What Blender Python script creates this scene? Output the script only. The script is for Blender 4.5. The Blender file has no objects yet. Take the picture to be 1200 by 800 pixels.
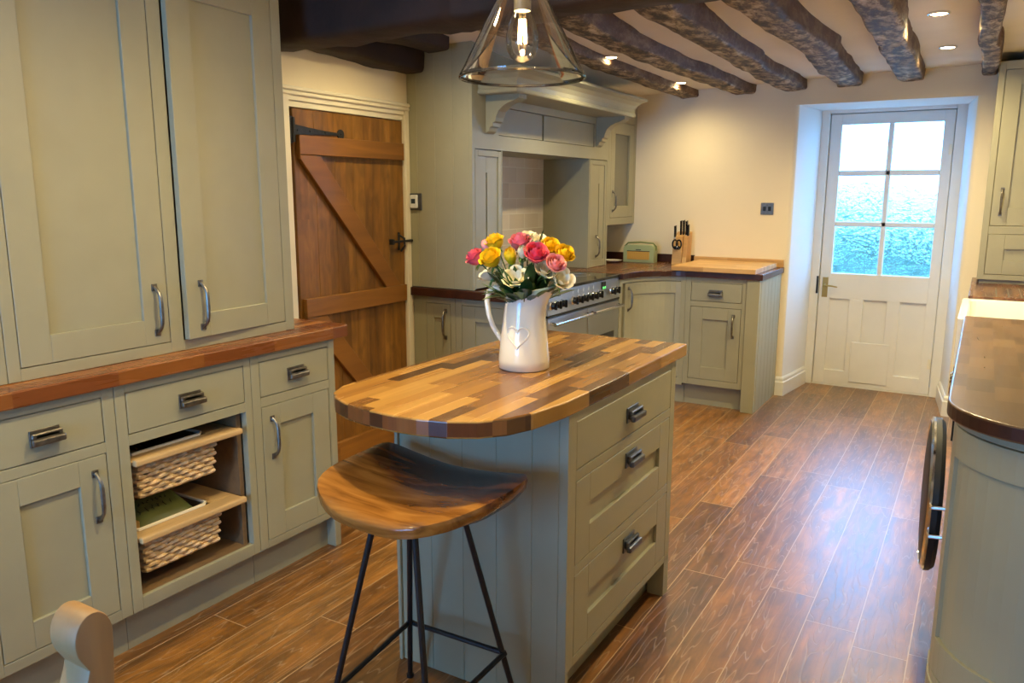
import bpy, bmesh, math, random
from mathutils import Vector, Matrix, noise
random.seed(7)
PI = math.pi
scene = bpy.context.scene
COL = bpy.data.collections.new('kitchen'); scene.collection.children.link(COL)
V = Vector

# ------------------------------------------------------------------ materials
def new_mat(name):
    m = bpy.data.materials.new(name); m.use_nodes = True
    nt = m.node_tree; nt.nodes.clear()
    out = nt.nodes.new('ShaderNodeOutputMaterial')
    return m, nt, out
class NT:
    def __init__(s, nt): s.nt = nt
    def n(s, t, **k):
        x = s.nt.nodes.new(t)
        for a, b in k.items():
            if a.startswith('i_'):
                x.inputs[a[2:].replace('_', ' ')].default_value = b
            else: setattr(x, a, b)
        return x
    def l(s, a, b): s.nt.links.new(a, b)
    def math(s, op, a, b=None, c=None):
        x = s.nt.nodes.new('ShaderNodeMath'); x.operation = op
        for i, v in enumerate((a, b, c)):
            if v is None: continue
            if isinstance(v, (int, float)): x.inputs[i].default_value = v
            else: s.l(v, x.inputs[i])
        return x.outputs[0]
    def ramp(s, fac, stops, interp='LINEAR'):
        x = s.nt.nodes.new('ShaderNodeValToRGB'); x.color_ramp.interpolation = interp
        e = x.color_ramp.elements
        while len(e) < len(stops): e.new(.5)
        for q, (p, c) in zip(e, stops): q.position = p; q.color = (*c, 1)
        s.l(fac, x.inputs[0]); return x.outputs[0]
    def mix(s, fac, a, b, mode='MIX'):
        x = s.nt.nodes.new('ShaderNodeMix'); x.data_type = 'RGBA'; x.blend_type = mode
        for i, v in ((0, fac), (6, a), (7, b)):
            if isinstance(v, (int, float)): x.inputs[i].default_value = v
            elif isinstance(v, tuple): x.inputs[i].default_value = (*v, 1)
            else: s.l(v, x.inputs[i])
        return x.outputs[2]
def plain(name, col, rough=.5, metal=0, noise_amt=.0, noise_scale=8, bump=0, bump_scale=60, spec=.5, emit=None, es=0, coat=0):
    m, nt, out = new_mat(name); N = NT(nt)
    b = N.n('ShaderNodeBsdfPrincipled'); b.inputs['Roughness'].default_value = rough; b.inputs['Metallic'].default_value = metal
    b.inputs['Specular IOR Level'].default_value = spec; b.inputs['Coat Weight'].default_value = coat
    tc = N.n('ShaderNodeTexCoord')
    no = N.n('ShaderNodeTexNoise'); no.inputs['Scale'].default_value = noise_scale; no.inputs['Detail'].default_value = 4
    N.l(tc.outputs['Object'], no.inputs['Vector'])
    a = noise_amt
    dark = tuple(c * (1 - a) for c in col); lite = tuple(min(1, c * (1 + a)) for c in col)
    N.l(N.ramp(no.outputs['Fac'], [(.3, dark), (.7, lite)]), b.inputs['Base Color'])
    if bump:
        n2 = N.n('ShaderNodeTexNoise'); n2.inputs['Scale'].default_value = bump_scale; n2.inputs['Detail'].default_value = 3
        N.l(tc.outputs['Object'], n2.inputs['Vector'])
        bp = N.n('ShaderNodeBump'); bp.inputs['Strength'].default_value = bump; bp.inputs['Distance'].default_value = .01
        N.l(n2.outputs['Fac'], bp.inputs['Height']); N.l(bp.outputs[0], b.inputs['Normal'])
    if emit:
        b.inputs['Emission Color'].default_value = (*emit, 1); b.inputs['Emission Strength'].default_value = es
    N.l(b.outputs[0], out.inputs[0]); return m
def wood(name, cols, w=.05, L=.35, along='Y', rough=.35, gap=None, gapw=.0012, grain=.35, bump=.15, streak=40, across=None, coat=0, fig=None, mottle=0):
    """boards running along one axis; every board its own tone; grain streaks; optional joint colour"""
    m, nt, out = new_mat(name); N = NT(nt)
    b = N.n('ShaderNodeBsdfPrincipled'); b.inputs['Coat Weight'].default_value = coat; b.inputs['Coat Roughness'].default_value = .31
    tc = N.n('ShaderNodeTexCoord'); sep = N.n('ShaderNodeSeparateXYZ'); N.l(tc.outputs['Object'], sep.inputs[0])
    ax = {'X': 0, 'Y': 1, 'Z': 2}; A = sep.outputs[ax[along]]
    ac = across or {'X': 'Y', 'Y': 'X', 'Z': 'Y'}[along]
    C = sep.outputs[ax[ac]]
    c = N.math('DIVIDE', N.math('ADD', C, 50.0), w); row = N.math('FLOOR', c)
    wn = N.n('ShaderNodeTexWhiteNoise', noise_dimensions='1D'); N.l(row, wn.inputs['W'])
    a = N.math('ADD', N.math('DIVIDE', N.math('ADD', A, 50.0), L), wn.outputs['Value']); colm = N.math('FLOOR', a)
    cmb = N.n('ShaderNodeCombineXYZ'); N.l(row, cmb.inputs[0]); N.l(colm, cmb.inputs[1])
    wn2 = N.n('ShaderNodeTexWhiteNoise', noise_dimensions='2D'); N.l(cmb.outputs[0], wn2.inputs['Vector'])
    # grain coordinates: stretched along the boards, shifted per board
    cm = N.n('ShaderNodeCombineXYZ')
    N.l(N.math('MULTIPLY', C, streak), cm.inputs[0]); N.l(N.math('MULTIPLY', A, streak * .07), cm.inputs[1])
    N.l(N.math('ADD', N.math('MULTIPLY', wn2.outputs['Value'], 40.0), N.math('MULTIPLY', sep.outputs[({0,1,2} - {ax[along], ax[ac]}).pop()], streak)), cm.inputs[2])
    no = N.n('ShaderNodeTexNoise'); no.inputs['Scale'].default_value = 1; no.inputs['Detail'].default_value = 5; no.inputs['Distortion'].default_value = .6
    N.l(cm.outputs[0], no.inputs['Vector'])
    st = [(i / max(1, len(cols) - 1) if len(cols) > 1 else 0, k) for i, k in enumerate(cols)]
    base = N.ramp(wn2.outputs['Value'], [(i / len(cols), k) for i, k in enumerate(cols)], 'CONSTANT') if L < .6 or name.endswith('_end') else N.ramp(wn2.outputs['Value'], st)
    g = N.ramp(no.outputs['Fac'], [(.25, (1 - grain,) * 3), (.72, (1 + grain * .35,) * 3)])
    colr = N.mix(1.0, base, g, 'MULTIPLY')
    hgt = no.outputs['Fac']
    if mottle:
        cm3 = N.n('ShaderNodeCombineXYZ'); N.l(N.math('MULTIPLY', C, 22.0), cm3.inputs[0]); N.l(N.math('MULTIPLY', A, 7.0), cm3.inputs[1]); N.l(N.math('MULTIPLY', wn2.outputs['Value'], 53.0), cm3.inputs[2])
        n4 = N.n('ShaderNodeTexNoise'); n4.inputs['Scale'].default_value = 1; n4.inputs['Detail'].default_value = 4; n4.inputs['Distortion'].default_value = .8; N.l(cm3.outputs[0], n4.inputs['Vector'])
        colr = N.mix(1.0, colr, N.ramp(n4.outputs['Fac'], [(.34, (1 - mottle,) * 3), (.66, (1 + mottle * .6, 1 + mottle * .5, 1 + mottle * .3))]), 'MULTIPLY')
    if fig:   # limed / embossed cathedral figure
        cm2 = N.n('ShaderNodeCombineXYZ')
        N.l(N.math('MULTIPLY', C, 14.0), cm2.inputs[0]); N.l(N.math('MULTIPLY', A, 1.5), cm2.inputs[1]); N.l(N.math('MULTIPLY', wn2.outputs['Value'], 37.0), cm2.inputs[2])
        n3 = N.n('ShaderNodeTexNoise'); n3.inputs['Scale'].default_value = 1; n3.inputs['Detail'].default_value = 2.0; N.l(cm2.outputs[0], n3.inputs['Vector'])
        rings = N.math('ABSOLUTE', N.math('SUBTRACT', N.math('FRACT', N.math('MULTIPLY', n3.outputs['Fac'], 11.0)), .5))
        lim = N.ramp(rings, [(0, (1, 1, 1)), (.09, (0, 0, 0))])
        colr = N.mix(N.math('MULTIPLY', lim, .32), colr, fig)
        hgt = N.math('SUBTRACT', N.math('MULTIPLY', no.outputs['Fac'], .6), N.math('MULTIPLY', lim, .35))
    if gap:
        e1 = N.math('MINIMUM', N.math('MULTIPLY', N.math('SUBTRACT', c, row), w), N.math('MULTIPLY', N.math('SUBTRACT', N.math('ADD', row, 1.0), c), w))
        e2 = N.math('MINIMUM', N.math('MULTIPLY', N.math('SUBTRACT', a, colm), L), N.math('MULTIPLY', N.math('SUBTRACT', N.math('ADD', colm, 1.0), a), L))
        ed = N.math('LESS_THAN', N.math('MINIMUM', e1, e2), gapw)
        colr = N.mix(ed, colr, gap)
    N.l(colr, b.inputs['Base Color'])
    N.l(N.math('ADD', N.math('MULTIPLY', no.outputs['Fac'], .15), rough - .07), b.inputs['Roughness'])
    bp = N.n('ShaderNodeBump'); bp.inputs['Strength'].default_value = bump; bp.inputs['Distance'].default_value = .004
    N.l(hgt, bp.inputs['Height']); N.l(bp.outputs[0], b.inputs['Normal'])
    N.l(b.outputs[0], out.inputs[0]); return m

M = {}
M['paint'] = plain('sage_paint', (.330, .314, .212), .42, noise_amt=.03, bump=.03, bump_scale=150)
M['plaster'] = plain('cream_plaster', (.82, .72, .53), .85, noise_amt=.03, noise_scale=2, bump=.25, bump_scale=9)
M['white_wall'] = plain('white_emulsion', (.80, .80, .77), .8, bump=.2, bump_scale=9)
M['ceiling'] = plain('ceiling_plaster', (.80, .73, .62), .9, noise_amt=.04, noise_scale=3, bump=.4, bump_scale=7)
M['white'] = plain('white_gloss_paint', (.78, .77, .72), .3, noise_amt=.02, bump=.04, bump_scale=25)
M['cream_trim'] = plain('cream_trim_paint', (.80, .74, .58), .4, noise_amt=.02)
M['floor'] = wood('floor_planks', [(.15, .056, .009), (.28, .115, .018), (.21, .084, .013), (.34, .148, .026)], w=.16, L=1.22, along='Y', rough=.40, mottle=.30, gap=(.46, .30, .15), gapw=.0016, grain=.6, coat=.55, bump=.35, streak=30, fig=(.52, .36, .21))
M['block'] = wood('island_block', [(.060, .024, .007), (.30, .145, .030), (.19, .083, .018), (.40, .215, .054), (.25, .114, .025), (.10, .042, .011), (.33, .168, .040), (.15, .064, .015)], w=.043, L=.27, along='Y', rough=.25, grain=.2, bump=.04, streak=34)
M['block_end'] = wood('island_block_end', [(.07, .020, .005), (.24, .085, .018), (.13, .038, .009), (.20, .062, .014), (.06, .018, .006)], w=.043, L=9, along='Z', across='X', rough=.3, grain=.2, bump=.03, streak=80)
M['iroko'] = wood('iroko_block', [(.14, .038, .010), (.26, .088, .020), (.38, .150, .038), (.19, .055, .013)], w=.043, L=.30, along='Y', rough=.27, grain=.2, bump=.04, streak=34)
M['walnut'] = wood('walnut_block', [(.085, .042, .016), (.145, .076, .029), (.105, .054, .020), (.17, .092, .037), (.125, .064, .025)], w=.066, L=.17, along='Y', rough=.3, grain=.18, bump=.03, streak=30)
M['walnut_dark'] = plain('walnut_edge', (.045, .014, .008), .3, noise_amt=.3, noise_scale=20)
M['walnut_y'] = wood('walnut_side', [(.09, .035, .014), (.17, .07, .025), (.12, .045, .018)], w=.045, L=.3, along='Y', rough=.25, grain=.3, bump=.05, streak=60)
M['beech'] = wood('beech_board', [(.58, .33, .11), (.66, .40, .15), (.53, .29, .09)], w=.045, L=.5, along='X', rough=.4, grain=.15, bump=.04, streak=50)
M['pine_door'] = wood('pine_planks', [(.205, .086, .012), (.29, .132, .020), (.245, .106, .015)], w=.1325, L=5, along='Z', across='Y', rough=.42, grain=.45, bump=.1, streak=18, mottle=.25)
M['pine_rail'] = wood('pine_ledge', [(.26, .105, .016), (.30, .125, .020)], w=.2, L=5, along='Y', across='Z', rough=.42, grain=.35, bump=.08, streak=26)
M['chair_pine'] = wood('chair_pine', [(.34, .19, .075), (.38, .215, .088)], w=.3, L=5, along='Z', across='X', rough=.5, grain=.25, bump=.06, streak=30)
M['seat'] = wood('acacia_seat', [(.055, .018, .006), (.30, .12, .026), (.17, .06, .014), (.36, .16, .038)], w=.125, L=9, along='X', across='Y', rough=.26, grain=.55, bump=.08, streak=24, coat=.2)
M['basket_rail'] = wood('basket_rail', [(.55, .36, .16), (.62, .42, .2)], w=.2, L=5, along='Y', across='X', rough=.4, grain=.2, bump=.04)
M['oak_in'] = wood('cabinet_interior', [(.20, .12, .055), (.24, .15, .07)], w=.4, L=5, along='Y', across='X', rough=.5, grain=.2, bump=.03)
M['wicker'] = plain('wicker', (.60, .41, .20), .65, noise_amt=.35, noise_scale=35)
M['cloth'] = plain('cream_lining', (.72, .66, .52), .9, noise_amt=.05)
M['pewter'] = plain('pewter', (.20, .18, .15), .38, metal=.9, noise_amt=.25, noise_scale=52)
M['gunmetal'] = plain('gunmetal', (.12, .13, .15), .35, metal=.8, noise_amt=.15, noise_scale=52)
M['black_iron'] = plain('black_iron', (.012, .012, .013), .5, noise_amt=.3, bump=.2, bump_scale=80)
M['black_gloss'] = plain('black_gloss', (.010, .011, .013), .12)
M['satin_black'] = plain('satin_black', (.011, .012, .014), .5)
M['black_metal'] = plain('black_metal', (.014, .014, .016), .38, metal=.3)
M['chrome'] = plain('chrome', (.75, .76, .78), .12, metal=1)
M['steel'] = plain('brushed_steel', (.60, .61, .62), .3, metal=1, noise_amt=.06, noise_scale=4)
M['brass'] = plain('brass', (.55, .38, .13), .3, metal=1)
M['hob'] = plain('hob_glass', (.02, .018, .015), .06)
M['ceramic'] = plain('cream_ceramic', (.82, .76, .62), .16, noise_amt=.01, coat=.3)
M['sink'] = plain('white_ceramic', (.86, .84, .78), .12, noise_amt=.01)
M['radio'] = plain('radio_green', (.36, .42, .21), .35, noise_amt=.03)
M['radio_gold'] = plain('radio_gold', (.62, .36, .06), .4, metal=.2)
M['packet'] = plain('green_packet', (.17, .20, .06), .4, noise_amt=.1)
M['packet_ink'] = plain('packet_ink', (.02, .022, .012), .6)
M['kraft'] = plain('ochre_box', (.50, .28, .06), .6)
M['dark_void'] = plain('oven_window', (.02, .02, .022), .15)
M['plastic_white'] = plain('white_plastic', (.7, .73, .75), .4)
M['lcd'] = plain('grey_display', (.03, .05, .07), .3)
M['green_led'] = plain('green_digits', (.05, .5, .1), .5, emit=(.2, 1, .25), es=1.5)
M['lamp_glow'] = plain('spot_glow', (1, .9, .7), .5, emit=(1, .70, .36), es=28)
M['filament'] = plain('filament', (1, .8, .5), .5, emit=(1, .62, .25), es=22)
M['leaf'] = plain('dark_leaf', (.022, .060, .014), .4, noise_amt=.4, noise_scale=30)
M['leaf2'] = plain('light_leaf', (.10, .19, .045), .4, noise_amt=.3, noise_scale=30)
M['pink'] = plain('pink_petals', (.80, .22, .27), .55, noise_amt=.15, noise_scale=30)
M['pink_pale'] = plain('pale_pink_petals', (.84, .36, .34), .55, noise_amt=.12, noise_scale=30)
M['pink_deep'] = plain('deep_pink_petals', (.74, .10, .16), .55, noise_amt=.2, noise_scale=30)
M['yellow'] = plain('yellow_petals', (.90, .60, .012), .5, noise_amt=.1, noise_scale=30)
M['ivory'] = plain('ivory_petals', (.84, .78, .55), .55, noise_amt=.06, noise_scale=30)
M['hedge'] = plain('hedge_leaves', (.035, .085, .055), .6, noise_amt=.6, noise_scale=14)
M['paving'] = plain('paving', (.35, .36, .36), .8, noise_amt=.2, noise_scale=5)
M['spine'] = plain('dark_stained_oak', (.020, .008, .004), .7, noise_amt=.5, noise_scale=6, bump=.5, bump_scale=14)

def seat_mat():
    m, nt, out = new_mat('acacia_seat'); N = NT(nt)
    b = N.n('ShaderNodeBsdfPrincipled'); b.inputs['Coat Weight'].default_value = .25; b.inputs['Roughness'].default_value = .24; b.inputs['Coat Roughness'].default_value = .12
    tc = N.n('ShaderNodeTexCoord'); sp = N.n('ShaderNodeSeparateXYZ'); N.l(tc.outputs['Object'], sp.inputs[0])
    mp = N.n('ShaderNodeMapping'); mp.inputs['Scale'].default_value = (2.2, 16, 16); N.l(tc.outputs['Object'], mp.inputs['Vector'])
    g = N.n('ShaderNodeTexNoise'); g.inputs['Scale'].default_value = 1.6; g.inputs['Detail'].default_value = 6; g.inputs['Distortion'].default_value = 1.1; N.l(mp.outputs[0], g.inputs['Vector'])
    n2 = N.n('ShaderNodeTexNoise'); n2.inputs['Scale'].default_value = 5; n2.inputs['Detail'].default_value = 2; N.l(tc.outputs['Object'], n2.inputs['Vector'])
    # heartwood lies towards the back edge, sapwood towards the front
    edge = N.math('ADD', N.math('ADD', sp.outputs[1], N.math('MULTIPLY', sp.outputs[0], .22)), N.math('MULTIPLY', N.math('SUBTRACT', n2.outputs['Fac'], .5), .10))
    k = N.ramp(N.math('ADD', N.math('MULTIPLY', edge, 1.0), .5), [(.50, (0, 0, 0)), (.53, (1, 1, 1))])
    light_ = N.ramp(g.outputs['Fac'], [(.30, (.11, .040, .008)), (.50, (.25, .102, .019)), (.72, (.36, .165, .036))])
    dark_ = N.ramp(g.outputs['Fac'], [(.30, (.018, .006, .002)), (.52, (.085, .026, .007)), (.75, (.20, .07, .016))])
    N.l(N.mix(k, light_, dark_), b.inputs['Base Color']); N.l(b.outputs[0], out.inputs[0]); return m
M['seat'] = seat_mat()
def rough_oak():
    m, nt, out = new_mat('weathered_oak'); N = NT(nt)
    b = N.n('ShaderNodeBsdfPrincipled'); b.inputs['Roughness'].default_value = .62
    tc = N.n('ShaderNodeTexCoord'); mp = N.n('ShaderNodeMapping'); mp.inputs['Scale'].default_value = (1, .45, 1)
    N.l(tc.outputs['Object'], mp.inputs['Vector'])
    n1 = N.n('ShaderNodeTexNoise'); n1.inputs['Scale'].default_value = 19; n1.inputs['Detail'].default_value = 6; n1.inputs['Roughness'].default_value = .75
    n2 = N.n('ShaderNodeTexNoise'); n2.inputs['Scale'].default_value = 5; n2.inputs['Detail'].default_value = 3
    for n in (n1, n2): N.l(mp.outputs[0], n.inputs['Vector'])
    c1 = N.ramp(n1.outputs['Fac'], [(.40, (.015, .009, .006)), (.48, (.11, .065, .035)), (.55, (.38, .28, .17)), (.68, (.66, .55, .40))])
    c2 = N.ramp(n2.outputs['Fac'], [(.36, (.45, .38, .30)), (.58, (1.0, 1.0, 1.0))])
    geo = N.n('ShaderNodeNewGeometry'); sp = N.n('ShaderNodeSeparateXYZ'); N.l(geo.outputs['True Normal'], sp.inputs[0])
    side = N.ramp(N.math('ABSOLUTE', sp.outputs[2]), [(.55, (0, 0, 0)), (.85, (1, 1, 1))])   # sides are mixed darker brown than the limed underside
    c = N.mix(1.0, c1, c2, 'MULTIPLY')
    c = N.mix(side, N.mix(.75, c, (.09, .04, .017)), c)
    N.l(c, b.inputs['Base Color'])
    bp = N.n('ShaderNodeBump'); bp.inputs['Strength'].default_value = .8; bp.inputs['Distance'].default_value = .02
    N.l(n1.outputs['Fac'], bp.inputs['Height']); N.l(bp.outputs[0], b.inputs['Normal'])
    N.l(b.outputs[0], out.inputs[0]); return m
M['oak'] = rough_oak()

def tile_mat():
    m, nt, out = new_mat('cream_brick_tiles'); N = NT(nt)
    b = N.n('ShaderNodeBsdfPrincipled'); b.inputs['Roughness'].default_value = .3
    tc = N.n('ShaderNodeTexCoord'); sp = N.n('ShaderNodeSeparateXYZ'); N.l(tc.outputs['Object'], sp.inputs[0])
    cb = N.n('ShaderNodeCombineXYZ'); N.l(sp.outputs[1], cb.inputs[0]); N.l(sp.outputs[2], cb.inputs[1])
    br = N.n('ShaderNodeTexBrick'); N.l(cb.outputs[0], br.inputs['Vector'])
    br.inputs['Scale'].default_value = 1; br.inputs['Brick Width'].default_value = .20; br.inputs['Row Height'].default_value = .10
    br.inputs['Mortar Size'].default_value = .003; br.inputs['Color1'].default_value = (.62, .52, .38, 1); br.inputs['Color2'].default_value = (.72, .62, .47, 1)
    br.inputs['Mortar'].default_value = (.78, .72, .58, 1)
    N.l(br.outputs['Color'], b.inputs['Base Color'])
    bp = N.n('ShaderNodeBump'); bp.inputs['Strength'].default_value = .4; bp.inputs['Distance'].default_value = .004; bp.invert = True
    N.l(br.outputs['Fac'], bp.inputs['Height']); N.l(bp.outputs[0], b.inputs['Normal'])
    N.l(b.outputs[0], out.inputs[0]); return m
M['tiles'] = tile_mat()

def thin_glass(name, tint=(1, 1, 1), edge=.0, ior=1.5):
    m, nt, out = new_mat(name); N = NT(nt)
    tr = N.n('ShaderNodeBsdfTransparent'); gl = N.n('ShaderNodeBsdfGlossy'); gl.inputs['Roughness'].default_value = .03
    fr = N.n('ShaderNodeFresnel'); fr.inputs['IOR'].default_value = ior
    lw = N.n('ShaderNodeLayerWeight'); lw.inputs['Blend'].default_value = .35
    tint_c = N.ramp(lw.outputs['Facing'], [(.0, tint), (.55, tuple(t * (1 - edge * .3) for t in tint)), (1, tuple(t * (1 - edge) for t in tint))])
    N.l(tint_c, tr.inputs['Color'])
    mx = N.n('ShaderNodeMixShader'); N.l(N.math('MULTIPLY', fr.outputs[0], .9), mx.inputs[0]); N.l(tr.outputs[0], mx.inputs[1]); N.l(gl.outputs[0], mx.inputs[2])
    N.l(mx.outputs[0], out.inputs[0]); return m
M['glass'] = thin_glass('clear_blown_glass', (1, 1, .985), .22)
M['rim_glass'] = thin_glass('rim_glass', (.95, .95, .9), .6, ior=2.2)
M['bulb_glass'] = thin_glass('bulb_glass', (1, .98, .93), .35)
M['pane'] = thin_glass('window_pane', (.96, .98, 1), .1)
M['cab_glass'] = plain('cabinet_glass', (.16, .155, .115), .12, spec=.6)

def obscure():
    m, nt, out = new_mat('obscured_glass'); N = NT(nt)
    tc = N.n('ShaderNodeTexCoord')
    vo = N.n('ShaderNodeTexNoise'); vo.inputs['Scale'].default_value = 26; vo.inputs['Detail'].default_value = 2; vo.inputs['Distortion'].default_value = 2.5
    N.l(tc.outputs['Object'], vo.inputs['Vector'])
    bp = N.n('ShaderNodeBump'); bp.inputs['Strength'].default_value = 1; bp.inputs['Distance'].default_value = .03
    N.l(vo.outputs['Fac'], bp.inputs['Height'])
    rf = N.n('ShaderNodeBsdfRefraction'); rf.inputs['IOR'].default_value = 1.25; rf.inputs['Roughness'].default_value = .05
    N.l(bp.outputs[0], rf.inputs['Normal'])
    gl = N.n('ShaderNodeBsdfGlossy'); gl.inputs['Roughness'].default_value = .1; N.l(bp.outputs[0], gl.inputs['Normal'])
    tr = N.n('ShaderNodeBsdfTransparent')
    m1 = N.n('ShaderNodeMixShader'); m1.inputs[0].default_value = .42; N.l(tr.outputs[0], m1.inputs[1]); N.l(rf.outputs[0], m1.inputs[2])
    m2 = N.n('ShaderNodeMixShader'); m2.inputs[0].default_value = .06; N.l(m1.outputs[0], m2.inputs[1]); N.l(gl.outputs[0], m2.inputs[2])
    N.l(m2.outputs[0], out.inputs[0]); return m
M['obscure'] = obscure()

# ------------------------------------------------------------------ object helpers
def wloc(o):
    p = V((0, 0, 0))
    while o is not None: p = p + V(o.location); o = o.parent
    return p
def obj(name, bm, mat, parent=None, smooth=False, origin=None, angle=35):
    """bmesh in world coordinates -> one mesh object"""
    me = bpy.data.meshes.new(name)
    off = wloc(parent) if parent else (V(origin) if origin is not None else V((0, 0, 0)))
    bmesh.ops.recalc_face_normals(bm, faces=bm.faces[:])
    bmesh.ops.translate(bm, verts=bm.verts[:], vec=-off)
    if smooth:
        for f in bm.faces: f.smooth = True
        for e in bm.edges:
            if len(e.link_faces) == 2 and e.calc_face_angle(0) > math.radians(angle): e.smooth = False
    bm.to_mesh(me); bm.free()
    mats = mat if isinstance(mat, (list, tuple)) else [mat]
    for x in mats: me.materials.append(M[x] if isinstance(x, str) else x)
    o = bpy.data.objects.new(name, me); COL.objects.link(o)
    if parent is not None: o.parent = parent
    elif origin is not None: o.location = origin
    return o
def tag(o, label=None, cat=None, group=None, kind=None):
    if label: o['label'] = label
    if cat: o['category'] = cat
    if group: o['group'] = group
    if kind: o['kind'] = kind
    return o
def thing(name, label, cat, loc, group=None):
    o = bpy.data.objects.new(name, None); o.location = loc; o.empty_display_size = .1; COL.objects.link(o)
    return tag(o, label, cat, group)
def struct(name, bm, mat, smooth=False):
    return tag(obj(name, bm, mat, smooth=smooth), kind='structure')
def sroot(name, loc):
    o = bpy.data.objects.new(name, None); o.location = loc; COL.objects.link(o); o['kind'] = 'structure'; return o
def copy_tree(o, parent=None):
    c = o.copy(); COL.objects.link(c); c.parent = parent
    for ch in [x for x in COL.objects if x.parent == o]: copy_tree(ch, c)
    return c
def shift(o, d): o.location = V(o.location) + V(d)

class Fr:
    """a cabinet face: u runs along it, n points out of it, z up"""
    def __init__(s, o, u, n): s.o = V(o); s.u = V(u).normalized(); s.n = V(n).normalized()
    def p(s, u, n, z): return s.o + s.u * u + s.n * n + V((0, 0, z))
WF = Fr((0, 0, 0), (1, 0, 0), (0, 1, 0))      # plain world: u = x, n = y
def box(bm, fr, u0, u1, n0, n1, z0, z1, bev=0, mi=0, seg=1):
    b = bmesh.new() if bev else bm
    vs = [b.verts.new(fr.p(u, n, z)) for z in (z0, z1) for n in (n0, n1) for u in (u0, u1)]
    fs = [b.faces.new([vs[i] for i in q]) for q in ((0, 1, 3, 2), (4, 6, 7, 5), (0, 4, 5, 1), (2, 3, 7, 6), (0, 2, 6, 4), (1, 5, 7, 3))]
    for f in fs: f.material_index = mi
    if bev:
        bmesh.ops.recalc_face_normals(b, faces=b.faces[:])
        bmesh.ops.bevel(b, geom=b.edges[:], offset=bev, segments=seg, affect='EDGES', profile=.5)
        for f in b.faces: f.material_index = mi
        me = bpy.data.meshes.new('tmp'); b.to_mesh(me); b.free(); bm.from_mesh(me); bpy.data.meshes.remove(me)
def wbox(bm, x0, x1, y0, y1, z0, z1, bev=0, mi=0, seg=1): box(bm, WF, x0, x1, y0, y1, z0, z1, bev, mi, seg)
def prism(bm, pts, z0, z1, bev=0, seg=2, side_mi=0, fr=None, axis='z'):
    """closed 2D outline extruded; axis z: pts (x,y); with fr: pts (n,z) extruded along u from z0 to z1"""
    b = bmesh.new()
    if fr is None: mk = lambda p, h: V((p[0], p[1], h))
    else: mk = lambda p, h: fr.p(h, p[0], p[1])
    lo = [b.verts.new(mk(p, z0)) for p in pts]; hi = [b.verts.new(mk(p, z1)) for p in pts]
    b.faces.new(lo); b.faces.new(hi)
    n = len(pts)
    for i in range(n):
        f = b.faces.new([lo[i], lo[(i + 1) % n], hi[(i + 1) % n], hi[i]]); f.material_index = side_mi
    bmesh.ops.recalc_face_normals(b, faces=b.faces[:])
    if bev:
        ed = [e for e in b.edges if (e.verts[0] in lo and e.verts[1] in lo) or (e.verts[0] in hi and e.verts[1] in hi)]
        bmesh.ops.bevel(b, geom=ed, offset=bev, segments=seg, affect='EDGES', profile=.5)
    me = bpy.data.meshes.new('tmp'); b.to_mesh(me); b.free(); bm.from_mesh(me); bpy.data.meshes.remove(me)
def tube(bm, pts, rad, seg=8, closed=False, mi=0):
    pts = [V(p) for p in pts]; n = len(pts)
    rad = rad if isinstance(rad, (list, tuple)) else [rad] * n
    rings = []; up = None
    for i, p in enumerate(pts):
        a = pts[(i - 1) % n] if (closed or i > 0) else p; c = pts[(i + 1) % n] if (closed or i < n - 1) else p
        t = (c - a).normalized()
        if up is None: up = t.orthogonal().normalized()
        up = (up - t * up.dot(t)); up = up.normalized() if up.length > 1e-6 else t.orthogonal().normalized()
        s = t.cross(up)
        rings.append([bm.verts.new(p + (up * math.cos(k * 2 * PI / seg) + s * math.sin(k * 2 * PI / seg)) * rad[i]) for k in range(seg)])
    m = n if closed else n - 1
    for i in range(m):
        r, q = rings[i], rings[(i + 1) % n]
        for k in range(seg):
            f = bm.faces.new([r[k], r[(k + 1) % seg], q[(k + 1) % seg], q[k]]); f.material_index = mi
    if not closed:
        for r in (rings[0], rings[-1]):
            f = bm.faces.new(r); f.material_index = mi
def lathe(bm, prof, c, seg=32, axis=None, mi=0, cap=True, closed=False):
    """prof: (radius, height) pairs about axis through c"""
    c = V(c); ax = V(axis).normalized() if axis else V((0, 0, 1)); a = ax.orthogonal().normalized(); b = ax.cross(a)
    if axis is None: a, b = V((1, 0, 0)), V((0, 1, 0))
    rings = []
    for r, h in prof:
        rings.append([bm.verts.new(c + ax * h + (a * math.cos(k * 2 * PI / seg) + b * math.sin(k * 2 * PI / seg)) * max(r, 1e-5)) for k in range(seg)])
    for i in range(len(rings) - (0 if closed else 1)):
        r, q = rings[i], rings[(i + 1) % len(rings)]
        for k in range(seg):
            f = bm.faces.new([r[k], r[(k + 1) % seg], q[(k + 1) % seg], q[k]]); f.material_index = mi
    if cap and not closed:
        for r in (rings[0], rings[-1]):
            try: f = bm.faces.new(r); f.material_index = mi
            except ValueError: pass
def arc(cx, cy, rx, ry, a0, a1, n=12):
    return [(cx + rx * math.cos(math.radians(a0 + (a1 - a0) * i / n)), cy + ry * math.sin(math.radians(a0 + (a1 - a0) * i / n))) for i in range(n + 1)]

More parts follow.
